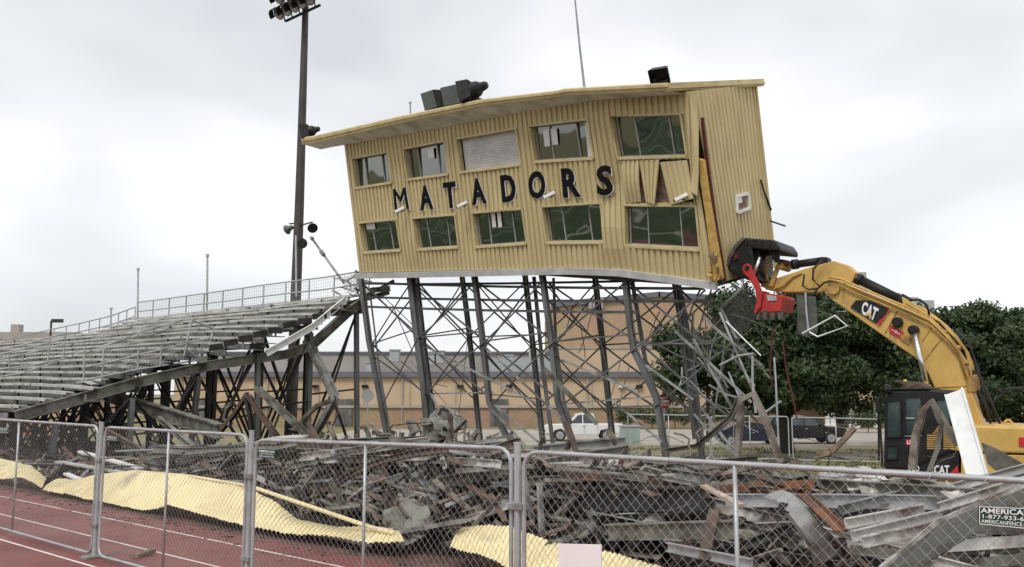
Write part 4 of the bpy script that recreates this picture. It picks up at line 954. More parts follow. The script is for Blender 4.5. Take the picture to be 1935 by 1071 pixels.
ll = MB(); ll.prism(exq([(1685, 621.5), (1692, 625), (1691.5, 626.5), (1684.5, 623)], WL - .022), -RT * .006); ll.prism(exq([(1694, 627), (1701, 631), (1700.5, 632.5), (1693.5, 628.5)], WL - .022), -RT * .006); ll.lathe(ex(1693, 626.5, WL - .022), -RT, [(.035, 0), (.035, .005)], 10); ll.build('white_mark', 'white', st1)
m = MB(); m.lathe(ex(1697, 609, WL), -RT, [(.13, -.05), (.13, .12), (.1, .16)], 14); m.build('pivot_boss', 'blk', boom)
m = MB(); m.lathe(ex(1728, 624, WL), -RT, [(.12, -.05), (.12, .2), (.08, .24)], 14); m.build('cylinder_pin', 'blk_worn', boom)
for wv in (WL - .16, BW + .45):
    m = MB(); m.tube([ex(1728, 628, wv), ex(1752, 732, wv)], .065, 12); m.build('lift_rod', 'chrome', boom, smooth=True)
    m = MB(); m.tube([ex(1750, 728, wv), ex(1768, 812, wv)], .11, 12); m.build('lift_cylinder', 'cat', boom, smooth=True)
# arm cylinder on top of the boom
m = MB(); m.tube([ex(1622, 527, BW), ex(1708, 570, BW)], .125, 14); m.build('arm_cylinder', 'blk', boom, smooth=True)
m = MB(); m.tube([ex(1604, 519, BW), ex(1625, 529, BW)], .075, 12); m.build('arm_cylinder_rod', 'chrome', boom, smooth=True)
m = MB(); m.tube([ex(1700, 564, BW), ex(1718, 574, BW)], .15, 12); m.build('cylinder_collar', 'blk_worn', boom); m = MB(); m.tube([ex(1620, 526, BW), ex(1627, 529.5, BW)], .15, 12); m.build('cylinder_collar', 'blk_worn', boom)
m = MB(); m.prism(exq([(1704, 560), (1724, 572), (1726, 592), (1706, 584)], BW - .16), RT * .32); m.build('cylinder_lug', 'cat', boom, bevel=.02)
# hard lines and hoses
for k in range(6):
    o = k * .085; m = MB(); dy = k * 1.4
    m.tube([ex(1712 + k * 6, 572 + dy, BW - .22 + o), ex(1748 + k * 4, 592 + dy, BW - .22 + o), ex(1775 + k * 3, 606 + dy * 1.5, BW - .22 + o), ex(1800 + k * 2, 632 + dy, BW - .22 + o), ex(1824 + k, 662 + dy * .5, BW - .22 + o), ex(1833 + k, 690, BW - .22 + o), ex(1838 + k, 735, BW - .22 + o)], .026, 7); m.build('hydraulic_line', 'catdirt' if k % 2 else 'cat', boom, smooth=True)
for dy, r_ in ((-4, .03), (-9, .028), (5, .022)):
    m = MB(); m.tube([ex(x, y + dy, WL - .05 + (.12 if dy < -5 else 0)) for x, y in ((1566, 532), (1590, 536), (1618, 549), (1671, 571), (1723, 593), (1757, 609), (1790, 640), (1812, 668), (1826, 712))], r_, 7); m.build('hydraulic_line', 'cat' if dy != 5 else 'catdirt', boom, smooth=True)
for x, y in ((1765, 612), (1790, 628), (1815, 656), (1830, 684), (1838, 712)):
    m = MB(); m.box(ex(x, y, BW), RT * .3, H * .05, Z * .04); m.build('line_clamp', 'catdirt', boom)
m = MB(); m.prism(exq([(1826, 712), (1846, 706), (1848, 722), (1844, 742), (1826, 742)], BW - .3), RT * .5); m.build('valve_block', 'catdirt', boom, bevel=.04)
for k, pts in enumerate(([(1805, 622), (1830, 645), (1842, 680), (1848, 705), (1868, 745), (1885, 790)], [(1718, 567), (1738, 566), (1752, 577), (1756, 594)], [(1840, 700), (1846, 735), (1862, 765), (1872, 800)], [(1846, 690), (1858, 740), (1878, 770), (1890, 802)], [(1765, 622), (1790, 640), (1812, 665), (1822, 700)], [(1848, 712), (1852, 752), (1858, 790)], [(1842, 694), (1860, 755), (1880, 798)])):
    m = MB(); m.tube([ex(x, y, BW - .36 + .1 * k) for x, y in pts], .032, 7); m.build('hydraulic_hose', 'rubber', boom, smooth=True)
m = MB(); m.tube([ex(1878, 760, 1.9), ex(1905, 735, 1.9), ex(1990, 727, 1.9), ex(2000, 800, 1.9)], .03, 7); m.build('walkway_rail', 'blk', xc)
# stick
SW = BW
m = MB(); stick_pts = [(1451, 548), (1449, 539), (1469, 528), (1524, 509), (1580, 494), (1606, 502), (1622, 516), (1614, 534), (1598, 540), (1566, 553), (1522, 553), (1486, 553)]
sol(m, stick_pts, SW, .2); stick = m.build('stick', 'cat', xc, bevel=.025)
m = MB(); m.lathe(ex(1574, 545, SW - .36), RT, [(.16, 0), (.16, .72)], 14); m.build('stick_pin', 'catdirt', stick)
m = MB(); m.tube([ex(1478, 502, SW), ex(1520, 497, SW)], .06, 12); m.build('bucket_rod', 'chrome', stick, smooth=True)
m = MB(); m.tube([ex(1500, 500, SW), ex(1556, 492, SW)], .105, 12); m.tube([ex(1497, 500, SW), ex(1508, 498.5, SW)], .14, 12); m.build('bucket_cylinder', 'blk', stick, smooth=True)
m = MB(); m.prism(exq([(1544, 486), (1562, 485), (1566, 497), (1548, 500)], SW - .18), RT * .36); m.build('cylinder_mount', 'blk_worn', stick, bevel=.02)
for dw in (-.26, .2):
    m = MB(); m.prism(exq([(1446, 485), (1452, 482), (1454, 500), (1450, 515), (1452, 530), (1448, 545), (1437, 541), (1440, 515)], SW + dw), RT * .07); m.build('link_plate', 'catdirt', stick, bevel=.015)
    m = MB(); m.sweep([ex(1471, 502, SW + dw), ex(1456, 541, SW + dw)], boxp(.13, .06), RT); m.build('guide_link', 'cat', stick, bevel=.015)
m = MB(); m.lathe(ex(1473, 502, SW - .34), RT, [(.10, 0), (.10, .68)], 12); m.build('link_pin', 'catdirt', stick)
m = MB(); m.tube([ex(1462, 556 - 8, SW - .24), ex(1480, 540, SW - .26), ex(1498, 523, SW - .24), ex(1515, 516, SW - .22)], .028, 6); m.build('stick_line', 'catdirt', stick)
for pts in ([(1522, 560), (1530, 566), (1545, 545), (1557, 534), (1568, 531)], [(1520, 518), (1517, 540), (1527, 547), (1545, 545)], [(1552, 492), (1537, 508), (1536, 528), (1548, 540)], [(1552, 555), (1560, 567), (1572, 566)]):
    m = MB(); m.tube([ex(x, y, SW - .42) for x, y in pts], .028, 7); m.build('hydraulic_hose', 'rubber', stick, smooth=True)
# bucket with thumb (black shell on top, red jaw below)
bk = slab('bucket', 'blk_worn', [(1373, 502), (1377, 488), (1390, 465), (1406, 449), (1414, 449), (1420, 462), (1424, 500), (1440, 530), (1418, 531), (1390, 520)], SW - .75, SW + .75, .03)
m = MB(); m.prism(exq([(1406, 449), (1464, 453), (1473, 466), (1472, 474), (1424, 470), (1410, 462)], SW - .76), RT * 1.5); m.build('bucket_back', 'blk', bk, bevel=.04)
for dw in (-.5, .05, .5):
    m = MB(); m.prism(exq([(1414, 462), (1434, 464), (1437, 500), (1447, 520), (1440, 536), (1420, 520)], SW + dw), RT * .06); m.build('bucket_ear', 'blk', bk, bevel=.01)
    m = MB(); m.prism(exq([(1455, 464), (1473, 466), (1473, 494), (1466, 497), (1458, 488)], SW + dw), RT * .05); m.build('bucket_lug', 'blk_worn', bk, bevel=.01)
m = MB(); m.prism(exq([(1473, 489), (1486, 491), (1485, 500), (1470, 498)], SW - .3), RT * .6); m.build('hose_guard', 'red_oxide', bk)
m = MB(); m.prism(exq([(1386, 482), (1392, 476), (1395, 488), (1388, 492)], SW - .79), RT * .04); m.build('rust_patch', 'red_oxide', bk)
for k in range(5):
    m = MB(); c = ex(1376 - 2, 503 + k * 4, SW - .7 + k * .33); m.prism([c + H * .3, c - H * .1 + Z * .1, c - H * .1 - Z * .1], RT * .12); m.build('bucket_tooth', 'steel_teeth', bk)
for k in range(4):
    m = MB(); m.sweep([ex(1409 + k * 15, 451.5 + k * .8, SW - .77), ex(1409 + k * 15 + 2, 463 + k * .6, SW - .77)], boxp(.05, .05), RT); m.build('bucket_rib', 'blk_worn', bk)
m = MB(); m.sweep([ex(x, y, SW - .77) for x, y in ((1374, 502), (1379, 487), (1391, 465), (1406, 450))], boxp(.10, .06), RT); m.build('cutting_edge', 'steel_teeth', bk)
for dy in (0, 6):
    m = MB(); m.tube([ex(1474, 492 + dy, SW - .45), ex(1462, 484 + dy, SW - .6), ex(1446, 492 + dy, SW - .7), ex(1432, 508 + dy, SW - .78)], .025, 6); m.build('bucket_hose', 'rubber', bk, smooth=True)
m = MB(); m.tube([ex(1436, 486, SW - .8), ex(1424, 520, SW - .84)], .05, 8); m.build('thumb_cylinder', 'chrome', bk, smooth=True)
th = slab('thumb', 'red', [(1402, 508), (1404, 501), (1411, 497), (1418, 501), (1421, 512), (1430, 528), (1438, 550), (1440, 553), (1437, 580), (1427, 594), (1424, 588), (1430, 568), (1426, 545), (1415, 526), (1404, 516)], SW - .90, SW - .78, .015)
m = MB(); tq = [(1439, 553), (1479, 557), (1481, 563), (1475, 588), (1428, 592), (1436, 577)]; p = exq(tq, SW - .80); m.prism(p, RT * .9); m.build('thumb_jaw', 'red', th, bevel=.02)
slab('thumb_arm', 'red', [(1438, 549), (1452, 552), (1452, 592), (1428, 596)], SW + .55, SW + .7, .015, th)
m = MB(); m.lathe(ex(1411, 506, SW - .93), RT, [(.06, 0), (.07, .02), (.07, .2)], 16); m.build('thumb_pivot', 'blk_worn', th)
m = MB(); m.prism(exq([(1449, 557), (1467, 559), (1468, 568), (1451, 568)], SW - .82), -RT * .01); m.build('maker_plate', 'galv', th)
for k in range(4):
    x = 1432 + k * 14; m = MB(); m.prism(exq([(x - 5, 586), (x + 5, 586), (x + 1, 604), (x - 3, 604)], SW - .82 + k * .02), RT * .12); m.build('thumb_tooth', 'steel_teeth', th)
# tracks
for w0 in (.0, 2.15):
    t0 = EP + RT * w0 + H * 1.55; ctr = EP + RT * (w0 + .3) - H * .35
    prof_t = []
    for k in range(25):
        an = math.pi / 2 + math.pi * k / 24; prof_t.append((2.0 * -1 + .42 * math.cos(an), .42 + .42 * math.sin(an)))
    for k in range(25):
        an = -math.pi / 2 + math.pi * k / 24; prof_t.append((2.0 + .42 * math.cos(an), .42 + .42 * math.sin(an)))
    mb = MB(); zt = -.66; pts = [ctr + H * x + Z * (z + zt) for x, z in prof_t]; mb.prism([p - RT * .25 for p in pts], RT * .5); trk = mb.build('crawler_track', 'steel_dark', xc)
    per = []; 
    for (x0, z0), (x1, z1) in zip(prof_t, prof_t[1:] + prof_t[:1]):
        l = math.hypot(x1 - x0, z1 - z0); n = max(1, int(l / .18))
        for k in range(n): per.append((x0 + (x1 - x0) * k / n, z0 + (z1 - z0) * k / n))
    for x, z in per[::2]:
        c = ctr + H * x + Z * (z + zt); s_ = MB(); s_.box(c, H * .05, RT * .3, Z * .04); s_.build('track_shoe', 'steel_teeth', trk)
    mb = MB(); mb.box(ctr + Z * (.42 + zt), H * 1.7, RT * .27, Z * .16); mb.build('track_frame', 'catdirt', trk)
m = MB(); m.lathe(EP + RT * 1.4 - H * .35 + Z * -.1, Z, [(.7, 0), (.75, .1), (.75, .55)], 20); m.build('slew_ring', 'blk', xc)

# things hanging near the bucket
m = MB(); qh = [PB(1362, 582, 22.3), PB(1412, 535, 22.5), PB(1440, 590, 22.6), PB(1392, 640, 22.4)]
for k in range(26):
    t = k / 25; m.sweep([lerp(qh[0], qh[1], t), lerp(qh[3], qh[2], t) + Z * .05 * math.sin(k)], boxp(.013, .013)); m.sweep([lerp(qh[0], qh[3], t), lerp(qh[1], qh[2], t) + Z * .05 * math.cos(k)], boxp(.013, .013))
hm = m.build('hanging_wire_mesh', 'steel_dark', None, 'dark wire mesh sheet dangling under the bucket', 'wire mesh')
m = MB()
for a_, b_ in ((0, 1), (3, 0)): m.tube([qh[a_], qh[b_]], .045, 6)
m.build('edge_pipe', 'steel_grey', hm)
m = MB(); hq = [ex(x, y, .9) for x, y in ((1505, 556), (1541, 560), (1545, 628), (1526, 638), (1507, 630))]; m.prism(hq, RT * .03); hs = m.build('hanging_sheet', 'sheet_dark', None, 'grey rust-streaked sheet hanging below the digger stick', 'metal sheet')
m = MB(); m.tube([ex(x, y, .85) for x, y in ((1522, 552), (1524, 590), (1528, 625))], .025, 6); m.build('hanger_rod', 'galv', hs)
m = MB(); m.tube([ex(x, y, .8) for x, y in ((1516, 630), (1578, 596), (1601, 616), (1545, 636), (1529, 627))], .024, 6); m.build('pipe_frame', 'white', None, 'bent white pipe frame dangling in front of the oak', 'pipe frame')
for i, (pts, mt, r, lb_) in enumerate((([(1372, 607), (1405, 640), (1438, 672)], 'galv', .022, 'straight bright pipe dangling below the wire mesh'), ([(1422, 672), (1422, 720), (1428, 780)], 'galv', .03, 'thin upright pipe hanging in front of the oak, left of the red cable'),
        ([(1461, 618), (1457, 660), (1455, 700), (1459, 730)], 'red_oxide', .02, 'dark red cable hanging below the thumb teeth'), ([(1478, 640), (1486, 700), (1500, 760), (1506, 792)], 'red_oxide', .018, 'long dark red cable hanging in front of the oak trunk'),
        ([(1463, 675), (1466, 720), (1469, 790), (1472, 850)], 'galv', .025, 'thin pale cable hanging beside the red cables'), ([(1360, 690), (1395, 672), (1424, 668)], 'galv', .03, 'short bent bright pipe jutting right from the tower wreck'), ([(1445, 780), (1462, 768), (1476, 758)], 'galv', .03, 'short pale bar sticking out by the bent arch beam'))):
    m = MB(); m.tube([PB(x, y, 21.0) for x, y in pts], r, 6); m.build('hanging_pipe' if 'pipe' in lb_ or 'bar' in lb_ else 'hanging_cable', mt, None, lb_, 'pipe' if 'pipe' in lb_ or 'bar' in lb_ else 'cable')
for x0, y0, x1, y1, lb_ in ((1455, 417, 1484, 427, 'upper thin rod sticking out behind the press box'), (1470, 476, 1487, 477, 'lower thin rod sticking out above the bucket')):
    m = MB(); m.tube([PB(x0, y0, 24.6), PB(x1, y1, 24.6)], .03, 6); m.build('steel_rod', 'steel_dark', None, lb_, 'rod')

# ================================================================== PARKED CARS
def car(x, y, z, L_len, wid, sign, body, roof, label, cat, paint, wheel_r, wheels, wins, lamps=True, bed=None):
    """profiles in metres: x along the car from the front, z up; sign=+1 faces right"""
    def q(u, v, w_): return Vector((x - sign * (u - L_len / 2), y + w_, z + v))
    t = thing('parked_car' if cat != 'pickup truck' else 'pickup_truck', Vector((x, y, z)), label, cat)
    m = MB(); n = len(body)
    rings = [(0, .10), (.09, 0), (wid - .09, 0), (wid, .10)]
    for w_, ins in rings:
        cx_, cz = L_len / 2, .75
        m.v += [q(lerp(u, cx_, ins * .25), lerp(v, cz, ins * .8), w_) for u, v in body]
    for r_ in range(3):
        for k in range(n): a, b = r_ * n + k, r_ * n + (k + 1) % n; m.f.append((a, b, b + n, a + n))
    m.f += [tuple(range(n)), tuple(range(4 * n - 1, 3 * n - 1, -1))]
    bo = m.build('body', paint, t, smooth=False)
    m = MB(); n = len(roof); base_z = roof[0][1]; top_z = max(v for u, v in roof)
    def tum(v): return .05 + .16 * (v - base_z) / (top_z - base_z)
    m.v += [q(u, v, tum(v)) for u, v in roof] + [q(u, v, wid - tum(v)) for u, v in roof]
    for k in range(n): a, b = k, (k + 1) % n; m.f.append((a, b, b + n, a + n))
    m.f += [tuple(range(n)), tuple(range(2 * n - 1, n - 1, -1))]; cb = m.build('cabin', paint, t)
    for wq in wins:
        m = MB(); m.poly([q(u, v, tum(v) - .012) for u, v in wq]); m.build('side_window', 'carglass', cb)
    # windscreen: along the front slope of the roof outline
    a, b = roof[0], roof[1]; m = MB()
    aa = (lerp(a[0], b[0], .1) , lerp(a[1], b[1], .1)); b2 = (lerp(a[0], b[0], .9), lerp(a[1], b[1], .9))
    d = Vector((-(b[1] - a[1]), 0, (b[0] - a[0]))).normalized() * .015
    m.quad(*[q(aa[0], aa[1], .12) + Vector((sign * .012, 0, .012)), q(aa[0], aa[1], wid - .12) + Vector((sign * .012, 0, .012)), q(b2[0], b2[1], wid - .22) + Vector((sign * .012, 0, .012)), q(b2[0], b2[1], .22) + Vector((sign * .012, 0, .012))]); m.build('windscreen', 'carglass', cb)
    for u in wheels:
        for w_ in (0., wid - .22):
            c = q(u, wheel_r, w_ - .02 if w_ == 0 else w_ + .02); m = MB(); m.lathe(c, Vector((0, 1, 0)), [(wheel_r * .75, 0), (wheel_r * .97, .02), (wheel_r, .06), (wheel_r, .18), (wheel_r * .95, .22)], 22); wo = m.build('wheel', 'rubber', t)
            m = MB(); m.lathe(c + Vector((0, -.012 if w_ == 0 else .222, 0)), Vector((0, 1, 0)), [(wheel_r * .64, 0), (wheel_r * .6, .02)], 18); m.build('rim', 'galv', wo)
            m = MB()
            for k in range(5): an = k * 1.2566; m.box(c + Vector((math.cos(an) * wheel_r * .3, -.02 if w_ == 0 else .245, math.sin(an) * wheel_r * .3)), Vector((math.cos(an), 0, math.sin(an))) * wheel_r * .3, Vector((-math.sin(an), 0, math.cos(an))) * .035, Vector((0, .01, 0)))
            m.build('spokes', 'hvac', wo)
    m = MB(); m.box(q(.12, .72, .2), Vector((.1, 0, 0)), Vector((0, .2, 0)), Vector((0, 0, .09))); m.build('headlight', 'lamp_glass', t)
    m = MB(); m.box(q(.03, .62, wid / 2), Vector((.04, 0, 0)), Vector((0, wid * .3, 0)), Vector((0, 0, .16))); m.build('grille', 'blk', t)
    m = MB(); m.box(q(L_len * .34, base_z + .12, -.1), Vector((.09, 0, 0)), Vector((0, .09, 0)), Vector((0, 0, .07))); m.build('wing_mirror', paint, t, bevel=.02)
    m = MB(); m.box(q(L_len * .52, base_z - .14, -.015), Vector((.09, 0, 0)), Vector((0, .02, 0)), Vector((0, 0, .02))); m.build('door_handle', 'galv', t)
    for u in (L_len * .355, L_len * .53, L_len * .69):
        m = MB(); m.box(q(u, base_z - .33, -.003), Vector((.008, 0, 0)), Vector((0, .006, 0)), Vector((0, 0, .3))); m.build('door_gap', 'blk', t)
    return t
p = PZ(1098, 834, -1.09)
car(p.x + .1, p.y, -1.09, 5.5, 1.9, -1, [(.05, .55), (0, .75), (.1, 1.02), (.5, 1.12), (1.7, 1.18), (5.5, 1.18), (5.5, .6), (4.9, .5), (4.8, .75), (4.4, .85), (4.0, .75), (3.9, .45), (1.75, .45), (1.65, .75), (1.2, .88), (.8, .75), (.7, .5)],
    [(1.65, 1.17), (2.35, 1.83), (2.9, 1.92), (3.5, 1.88), (3.85, 1.17)], 'white pickup truck parked behind the tower legs', 'pickup truck', 'white_car', .41, (1.22, 4.4), [[(1.95, 1.22), (2.45, 1.76), (2.75, 1.8), (2.75, 1.22)], [(2.82, 1.22), (2.82, 1.8), (3.45, 1.78), (3.65, 1.22)]])
p = PZ(1427, 842, -1.09)
car(p.x, p.y, -1.09, 4.7, 1.8, 1, [(.05, .4), (0, .6), (.15, .78), (1.2, .95), (4.3, 1.0), (4.68, .9), (4.7, .5), (4.3, .32), (4.15, .62), (3.85, .7), (3.55, .62), (3.4, .28), (1.35, .28), (1.25, .62), (.95, .7), (.62, .62), (.5, .32)],
    [(1.15, .94), (1.95, 1.38), (2.6, 1.46), (3.3, 1.40), (4.2, .98)], 'dark blue sedan parked left of the black SUV', 'car', 'blue_car', .33, (.95, 3.85), [[(1.5, .98), (2.05, 1.33), (2.55, 1.39), (2.55, 1.0)], [(2.62, 1.0), (2.62, 1.39), (3.25, 1.34), (3.8, 1.02)]])
p = PZ(1532, 840, -1.09)
car(p.x, p.y + .4, -1.09, 5.2, 1.95, 1, [(.05, .5), (0, .75), (.1, 1.02), (.4, 1.1), (1.5, 1.15), (5.1, 1.2), (5.2, .9), (5.2, .5), (4.75, .42), (4.65, .75), (4.25, .85), (3.85, .75), (3.75, .38), (1.6, .38), (1.5, .75), (1.1, .85), (.72, .75), (.6, .42)],
    [(1.4, 1.14), (2.1, 1.72), (2.7, 1.82), (4.7, 1.78), (5.1, 1.19)], 'black SUV parked behind the far fence right of the oak trunk', 'car', 'black_car', .39, (1.12, 4.25), [[(1.75, 1.2), (2.2, 1.65), (2.75, 1.72), (2.75, 1.2)], [(2.83, 1.2), (2.83, 1.72), (3.7, 1.7), (3.7, 1.2)], [(3.78, 1.2), (3.78, 1.7), (4.55, 1.66), (4.85, 1.2)]])
# signs by the road
def roadsign(px, py, y, octo, mt, label):
    c = PY(px, py, y); g0 = Vector((c.x, c.y + .06, gz(c))); t = thing('road_sign', g0, label, 'sign')
    m = MB(); m.tube([g0, Vector((c.x, c.y + .06, c.z + .3))], .035, 6); m.build('sign_post', 'galv', t)
    n = 8 if octo else 20; r = .38
    m = MB(); m.prism([c + Vector((r * math.cos(2 * math.pi * (k + .5) / n), 0, r * math.sin(2 * math.pi * (k + .5) / n))) for k in range(n)], Vector((0, .03, 0))); pl_ = m.build('sign_plate', mt, t)
    if not octo:
        m = MB(); m.prism([c + Vector((x, -.01, z)) for x, z in ((-.27, -.06), (.27, -.06), (.27, .06), (-.27, .06))], Vector((0, .008, 0)))
        for z in (.16, -.17): m.prism([c + Vector((x, -.01, z + dz)) for x, dz in ((-.16, -.04), (.16, -.04), (.16, .04), (-.16, .04))], Vector((0, .008, 0)))
        m.build('white_bars', 'white', pl_)
roadsign(695, 747, 52, True, 'hvac', 'grey back of an octagonal sign left of the tower'); roadsign(1255, 758, 47, False, 'stop_red', 'round red and white sign behind the bent tower leg')
m = MB(); m.tube([PY(1337, 800, 60) - Z * 1.2, PY(1337, 690, 60)], .13, 8); m.build('dark_post', 'blk', None, 'dark straight post in front of the school wall, left of the sedan', 'post')
m = MB(); c = PY(1190, 822, 58); c.z = -1.09; bx_ = thing('utility_cabinet', c, 'pale green utility cabinet behind the white pickup', 'cabinet'); m.abox(c + Vector((-.6, -.5, 0)), c + Vector((.6, .5, 1.1))); m.build('cabinet_body', mat('cabinet_green', (.35, .45, .40), .6), bx_, bevel=.03); m = MB(); m.abox(c + Vector((-.65, -.55, 1.1)), c + Vector((.65, .55, 1.2))); m.build('cabinet_lid', 'hvac', bx_)

# ================================================================== TEMPORARY FENCES
def fence_panel(TLp, TRp, label, group, h=1.83, pitch=.085, wr=.0026, tr=.019, mid=True, step=True, ext=0.0):
    ax = TRp - TLp; Ln = ax.length; ax.normalize(); h = min(h, min(TLp.z - gz(TLp), TRp.z - gz(TRp)) - .05)
    def q(x, z): return TLp + ax * x + Z * (z - h)
    nrm = ax.cross(Z).normalized()
    t = thing('chain_link_fence', q(Ln / 2, 0), label, 'fence', group)
    r = .14; path = []
    for cx_, cz, a0 in ((Ln - r, h - r, 0), (r, h - r, 90), (r, r, 180), (Ln - r, r, 270)):
        for k in range(5): an = R(a0 + k * 22.5); path.append(q(cx_ + r * math.cos(an), cz + r * math.sin(an)))
    m = MB(); m.sweep(path, circ(tr, 8), nrm, closed=True); m.build('tube_frame', 'galv', t, smooth=True)
    if mid: m = MB(); m.tube([q(Ln / 2, .01), q(Ln / 2, h - .01)], tr * .85, 8); m.build('mid_stay', 'galv', t, smooth=True)
    m = MB(); nw = int(Ln / (pitch / 2)); ns = int(h / (pitch / 2)); tri = [(wr * math.cos(a_), wr * math.sin(a_)) for a_ in (.5, 2.6, 4.7)]
    v, f = m.v, m.f
    for k in range(nw):
        x0 = k * pitch / 2; base_ = len(v)
        for j in range(ns + 1):
            x = x0 + (pitch / 2 if (j + k) % 2 else 0); z = j * h / ns
            if x > Ln: x = Ln
            bow = nrm * (.02 * math.sin(x * 2.1) * math.sin(z * 1.7) + (.0025 if (j + k) % 2 else -.0025))
            p0 = q(x, z) + bow
            for cx_, cy in tri: v.append(p0 + ax * cx_ + nrm * cy)
        for j in range(ns):
            for i in range(3): i2 = (i + 1) % 3; f.append((base_ + 3 * j + i, base_ + 3 * j + i2, base_ + 3 * j + 3 + i2, base_ + 3 * j + 3 + i))
    m.build('chain_link', 'wire', t, kind='stuff')
    m = MB()
    k = .2
    while k < Ln - .1:
        p0 = q(k, h); m.sweep([p0 + nrm * .026 - ax * .02 - Z * .03, p0 + nrm * .024 + Z * .0, p0 + Z * .026 + ax * .005, p0 - nrm * .024 + ax * .015, p0 - nrm * .02 - Z * .03 + ax * .02], circ(.0035, 4)); k += .3
    m.build('wire_ties', 'wire', t, kind='stuff'); return t, q, nrm
FB = 5.7
tops = [((-320, 778), (-88, 786)), ((-78, 787), (186, 805)), ((199, 807), (468, 822)), ((484, 831), (966, 847)), ((990, 853), (1990, 911.5))]
labs = ['chain-link fence panel just off the left edge', 'chain-link fence panel at the left edge with the bare red track before it', 'chain-link fence panel in front of the tallest part of the yellow siding', 'chain-link fence panel with the small green sign at its top left corner', 'nearest chain-link fence panel with the large green sign at the right']
FQ = []
for (a_, b_), lb_ in zip(tops[1:], labs[1:]):
    FQ.append(fence_panel(PB(*a_, FB), PB(*b_, FB), lb_, 'temporary fence panels along the track', wr=.0023 if a_[0] > 900 else .0018 if a_[0] > 300 else .0015))
TLx, qx, nx = FQ[-1]
pA = PB(2010, 912.5, FB); FQ.append(fence_panel(pA, pA + A * 1.6, 'short end of chain-link fence beyond the large green sign', 'temporary fence panels along the track'))
for px, y0, lb_ in ((192, 799, 'grey post joining the two leftmost fence panels'), (476, 815, 'grey fence post beside the small green sign'), (978, 838, 'grey fence post in the middle of the near fence')):
    tp = PB(px, y0, FB); gb = tp.copy(); gb.z = .0; t = thing('fence_post', gb, lb_, 'post', 'posts between fence panels')
    m = MB(); m.tube([gb, tp], .03, 10); m.tube([tp - Z * .0, tp + Z * .012], .033, 10); m.build('post_tube', 'galv', t, smooth=False)
    for zz in (.45, 1.35): m = MB(); m.box(Vector((tp.x, tp.y, zz)), A * .075, B * .045, Z * .03); m.build('panel_clamp', 'steel_grey', t, bevel=.01)
    m = MB(); m.box(gb + Z * .02, A * .10, B * .16, Z * .015); m.build('foot_plate', 'steel_grey', t)
# signs on the fence
def fence_sign(q, txts, label, mt='green_sign', border=True):
    pts = [PB(*c, FB - .05) for c in q]; t = thing('fence_sign', lerp(pts[2], pts[3], .5), label, 'sign')
    m = MB(); m.prism(pts, B * .006); pl_ = m.build('sign_plate', mt, t)
    if border:
        m = MB(); i_ = [lerp(p, sum(pts, Vector()) / 4, .05) - B * .003 for p in pts]
        for k in range(4): m.sweep([i_[k], i_[(k + 1) % 4]], boxp(.004, .003), B)
        m.build('sign_border', 'white', pl_)
    for s, x0, x1, y0, y1, of in txts:
        m = MB(); add_text(m, s, lambda x, y: bil(pts, x0 + (x1 - x0) * x, y0 + (y1 - y0) * y) - B * .006, of); m.build('lettering', 'white', pl_)
    return t
fence_sign(((1848, 956), (1990, 962), (1990, 1004), (1848, 990)), [('AMERICAN', .04, .72, .64, .92, .02), ('1-877-933-633', .07, .74, .36, .58, .012), ('AMERICANFENCE.COM', .05, .78, .10, .30, .008)], 'large dark green sign with white lettering on the nearest fence')
for q, lb_ in ((((487, 848), (522, 851), (521, 867), (487, 864)), 'small green sign beside the second fence post from the left'), (((201, 823), (223, 825), (223, 834), (201, 832)), 'small green sign right of the first fence post'), (((-12, 806), (17, 808), (17, 820), (-12, 818)), 'small green sign at the left edge of the fence')):
    fence_sign(q, [('AMERICAN', .08, .92, .66, .93, .02), ('1-877-933-633', .12, .88, .40, .57, .01), ('AMERICANFENCE.COM', .08, .92, .12, .28, .01)], lb_, border=False)
m = MB(); m.prism([PB(x, y, FB - .06) for x, y in ((1055, 1027), (1136, 1029), (1136, 1095), (1055, 1093))], B * .01); m.build('blank_board', 'pinkboard', None, 'blank pinkish white board tied low on the near fence', 'board')
# far fence along the grass
for (a_, b_), lb_ in zip((((1186, 783), (1340, 785)), ((1343, 786), (1489, 787)), ((1496, 788), (1661, 792))), ('far fence panel behind the bent tower leg', 'far fence panel in front of the blue sedan', 'far fence panel in front of the black SUV')):
    fence_panel(PY(*a_, 40.5), PY(*b_, 40.5), lb_, 'far fence panels on the grass', h=1.9, pitch=.17, wr=.0015, tr=.03)
m = MB(); p = PY(1663, 792, 40.4); m.tube([Vector((p.x, p.y, gz(p))), p], .05, 8); m.build('fence_end_post', 'blk', None, 'dark end post of the far fence beside the cab', 'post')

